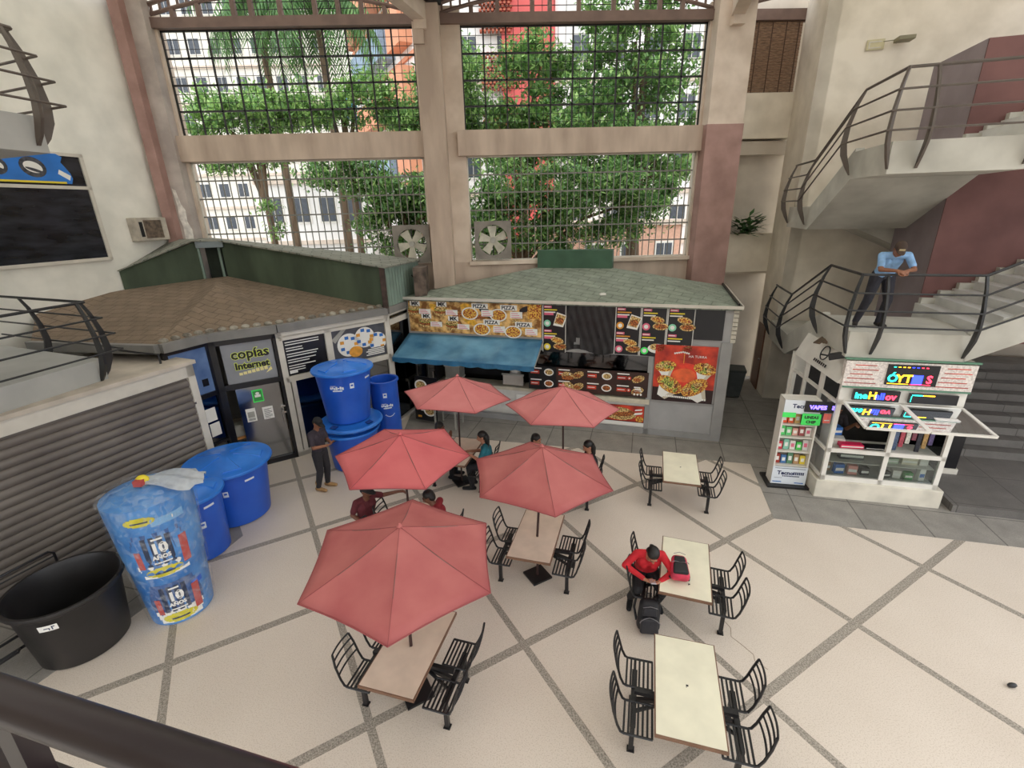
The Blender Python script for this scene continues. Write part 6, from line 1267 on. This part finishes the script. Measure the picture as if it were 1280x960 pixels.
tree('low dense tree right behind the lower right window bars', (.9, 18.3, 0), [(-.9, 0, 5.9, 1.1, 1.0, 1.3), (1.1, 0, 6.1, 1.3, 1.0, 1.1), (2.8, .1, 6.4, 1.2, 1.0, .8), (-1.0, 0, 4.6, 1.0, .9, .7), (1.0, 0, 4.7, 1.0, .8, .7), (4.6, .4, 5.9, 1.2, .9, 1.1), (3.6, .4, 4.7, .9, .8, .6)], 17000, .2, .13, (5, 3, 4), seed=3)
tree('dense dark tree behind the right half of the lower left window', (-3.4, 18.8, 0), [(0, 0, 6.3, 1.5, 1.1, 1.1), (-1.9, .1, 6.9, 1.3, 1.0, .6), (1.1, 0, 5.6, 1.1, 1.0, 1.4), (-.5, 0, 5.1, 1.3, 1.0, .8)], 14000, .2, .16, (5, 3, 4), seed=4)
tree('light green street tree crown behind the left end of the upper left window', (-9.9, 22.2, 0), [(-1.4, 0, 9.5, 1.5, 1.1, .9), (.7, 0, 9.5, 1.4, 1.1, .9), (-.6, 0, 8.0, 1.7, .9, .5)], 8000, .22, .15, (4, 6, 1), seed=5)
tree('light green street tree crown behind the middle of the upper left window', (-6.2, 22.4, 0), [(-1.0, 0, 9.8, 1.5, 1.1, .9), (1.1, 0, 9.9, 1.4, 1.1, .85)], 6000, .22, .15, (4, 6, 1), seed=8)
tree('light green tree crown behind the middle column', (-2.2, 22.7, 0), [(0, 0, 9.9, 1.5, 1.1, 1.1), (-1.4, 0, 9.5, 1.1, 1.0, .8), (1.0, 0, 10.9, .9, .9, 1.0)], 8000, .22, .2, (4, 6, 1), seed=6)
tree('small shrub low behind the left end of the lower left window', (-8.6, 19.5, 0), [(0, 0, 5.9, .3, .25, .3), (.1, .1, 5.0, .3, .25, .3)], 420, .16, .05, (3, 6, 1), seed=7)
def palm(label, loc, h, seed, n=22, L_=3.2):
    t = thing('palm_tree', label, 'tree', loc, 0, 'palm trees outside the left window'); rnd = random.Random(seed)
    MB().tube([(0, 0, -.02), (.1, 0, h*.5), (0, 0, h)], [.26, .2, .16], 10).build('trunk', bark, t, smooth=True); m = MB()
    for i in range(n):
        a = 6.28*i/n+rnd.uniform(-.15, .15); el = rnd.uniform(-.5, .9); p = Vector((0, 0, h)); d = Vector((math.cos(a)*math.cos(el), math.sin(a)*math.cos(el), math.sin(el))); path = [p.copy()]
        for k_ in range(9): p = p+d*L_/9; d = (d+Vector((0, 0, -.24))).normalized(); path.append(p.copy())
        m.tube(path, [.03*(1-k_/11) for k_ in range(10)], 4)
        for k_ in range(1, 10):
            for f_ in (0, .5):
                q = path[k_-1].lerp(path[k_], f_); dd = (path[k_]-path[k_-1]).normalized(); sd = dd.cross(Vector((0, 0, 1))).normalized()
                for s in (-1, 1):
                    l = .95*(1-.4*abs(k_/9-.5)); e = q+sd*s*l*.55+Vector((0, 0, -.65*l))+dd*l*.3; m.poly([q-dd*.07, q+dd*.08, e], rnd.choice((0, 2, 2, 2)))
    m.build('fronds', lf_, t)
palm('palm tree with drooping fronds outside the upper left window, right one', (-8.2, 27.5, 0), 15.4, 1, 46, 4.2); palm('palm tree outside the upper left window, left one', (-11.8, 29.5, 0), 16.0, 2, 42, 4.0)
def building(label, loc, rz, w_, d_, h_, fl, nwin, wall, extra=None, name='building'):
    b = thing(name, label, 'building', loc, R(rz)); MB().box((0, 0, -.02), (w_, d_, h_)).build('wall', wall, b)
    MB().box((-.2, -.2, h_), (w_+.2, d_+.2, h_+.3)).build('roof', tan2, b); fh = h_/fl
    wd = mat('window_dark', '#4a5058', .3, var=.1)
    for f_ in range(fl):
        for i in range(nwin):
            x = w_*(i+.5)/nwin; m = MB(); m.box((x-.6, -.06, f_*fh+fh*.35), (x+.6, .02, f_*fh+fh*.8)); wn = m.build('window', white, b)
            MB().box((x-.5, -.08, f_*fh+fh*.38), (x-.03, -.05, f_*fh+fh*.77)).box((x+.03, -.08, f_*fh+fh*.38), (x+.5, -.05, f_*fh+fh*.77)).build('pane', wd, wn)
        m = MB(); m.box((-.05, -.15, f_*fh), (w_+.05, .0, f_*fh+.25)); m.build('floor_band', extra or tan2, b)
    return b
bw = mat('building_cream', '#e9e4d8', .8, var=.04, scale=.5); bo = mat('building_orange', '#dd9a78', .8, var=.06, scale=.5); br = mat('building_red', '#d0605c', .8, var=.04, scale=.5); bwh = mat('building_white', '#efece8', .8, var=.03, scale=.5)
building('cream apartment block with small windows behind the palms', (-34, 56, 0), 0, 18, 10, 36, 11, 9, bw)
b = building('white and orange apartment block slanting away behind the left window', (-12.6, 52, 0), -63, 21, 7, 31, 8, 6, bwh, bo)
bbl = mat('balcony_blue', '#8fa6bc', .6, var=.1)
for q_, z in enumerate((8.4, 12.3, 16.2, 20.0, 24)): MB().box((3.5, -1.2, z), (12.5, 0, z+1.9)).build('balcony', bbl if q_ % 2 == 0 else bo, b); MB().box((13.5, -.9, z), (16.5, 0, z+2.6)).build('orange_panel', bo, b); MB().box((-.2, -.5, z-.2), (3, 0, z+1.5)).build('brick_panel', mat('brick_brown', '#b87a60', .9, var=.1), b)
ch = MB().lathe([(.6, 0), (.65, .1), (.65, 1.6), (.3, 1.8)], 16).build('roof_tank', mat('tank_sky', '#3f9ad0', .5, var=0), b); ch.location = (2, -1.4, 13.8)
b = building('white apartment block with a red corner and brick lattice screens', (-2.5, 34, 0), 0, 16, 10, 26, 8, 7, bwh)
MB().box((3.2, -.35, 0), (6.4, .5, 27)).build('red_panel', br, b)
for z in (9.5, 12.6, 15.6, 18.6):
    m = MB(); 
    for i in range(12):
        for k_ in range(8): m.box((1.9+k_*.24+.12*(i % 2), -.55, z+i*.17), (2.05+k_*.24+.12*(i % 2), -.2, z+i*.17+.11))
    m.build('brick_screen', mat('brick_screen', '#b0634c', .9, var=.1), b)
building('low salmon house seen through the lower right window', (2.5, 29, 0), 8, 9, 5, 4.6, 1, 4, mat('house_salmon', '#dcae96', .8, var=.05)); building('low pale house seen through the lower left window', (-15.5, 34, 0), 0, 7, 6, 7.6, 2, 4, bwh)
for i, (x, y, c, lb) in enumerate(((7.6, 20.2, white, 'white car parked outside the lower right window'), (5.9, 22.5, mat('car_blue', '#8aa0b8', .3, var=0), 'blue grey car behind the white car outside'))):
    t = thing('car', lb, 'car', (x, y, 2.9 if i < 0 else 0), R(8)); m = MB(); m.hexa([(-2, -.85, .35), (2, -.85, .35), (2, .85, .35), (-2, .85, .35)], [(-1.95, -.8, .95), (1.95, -.8, .95), (1.95, .8, .95), (-1.95, .8, .95)]); m.hexa([(-1.4, -.78, .95), (1.2, -.78, .95), (1.2, .78, .95), (-1.4, .78, .95)], [(-.9, -.65, 1.5), (.7, -.65, 1.5), (.7, .65, 1.5), (-.9, .65, 1.5)]); m.build('body', c, t, bevel=.06)
    m = MB(); m.hexa([(-1.2, -.8, 1.0), (1.0, -.8, 1.0), (1.0, .8, 1.0), (-1.2, .8, 1.0)], [(-.85, -.68, 1.42), (.65, -.68, 1.42), (.65, .68, 1.42), (-.85, .68, 1.42)]); m.build('windows', smoke, t)
    for wx in (-1.25, 1.25):
        for wy in (-.82, .82): MB().tube([(wx, wy-.1, .34), (wx, wy+.1, .34)], .34, 18).build('wheel', mat('tyre', ''), t)
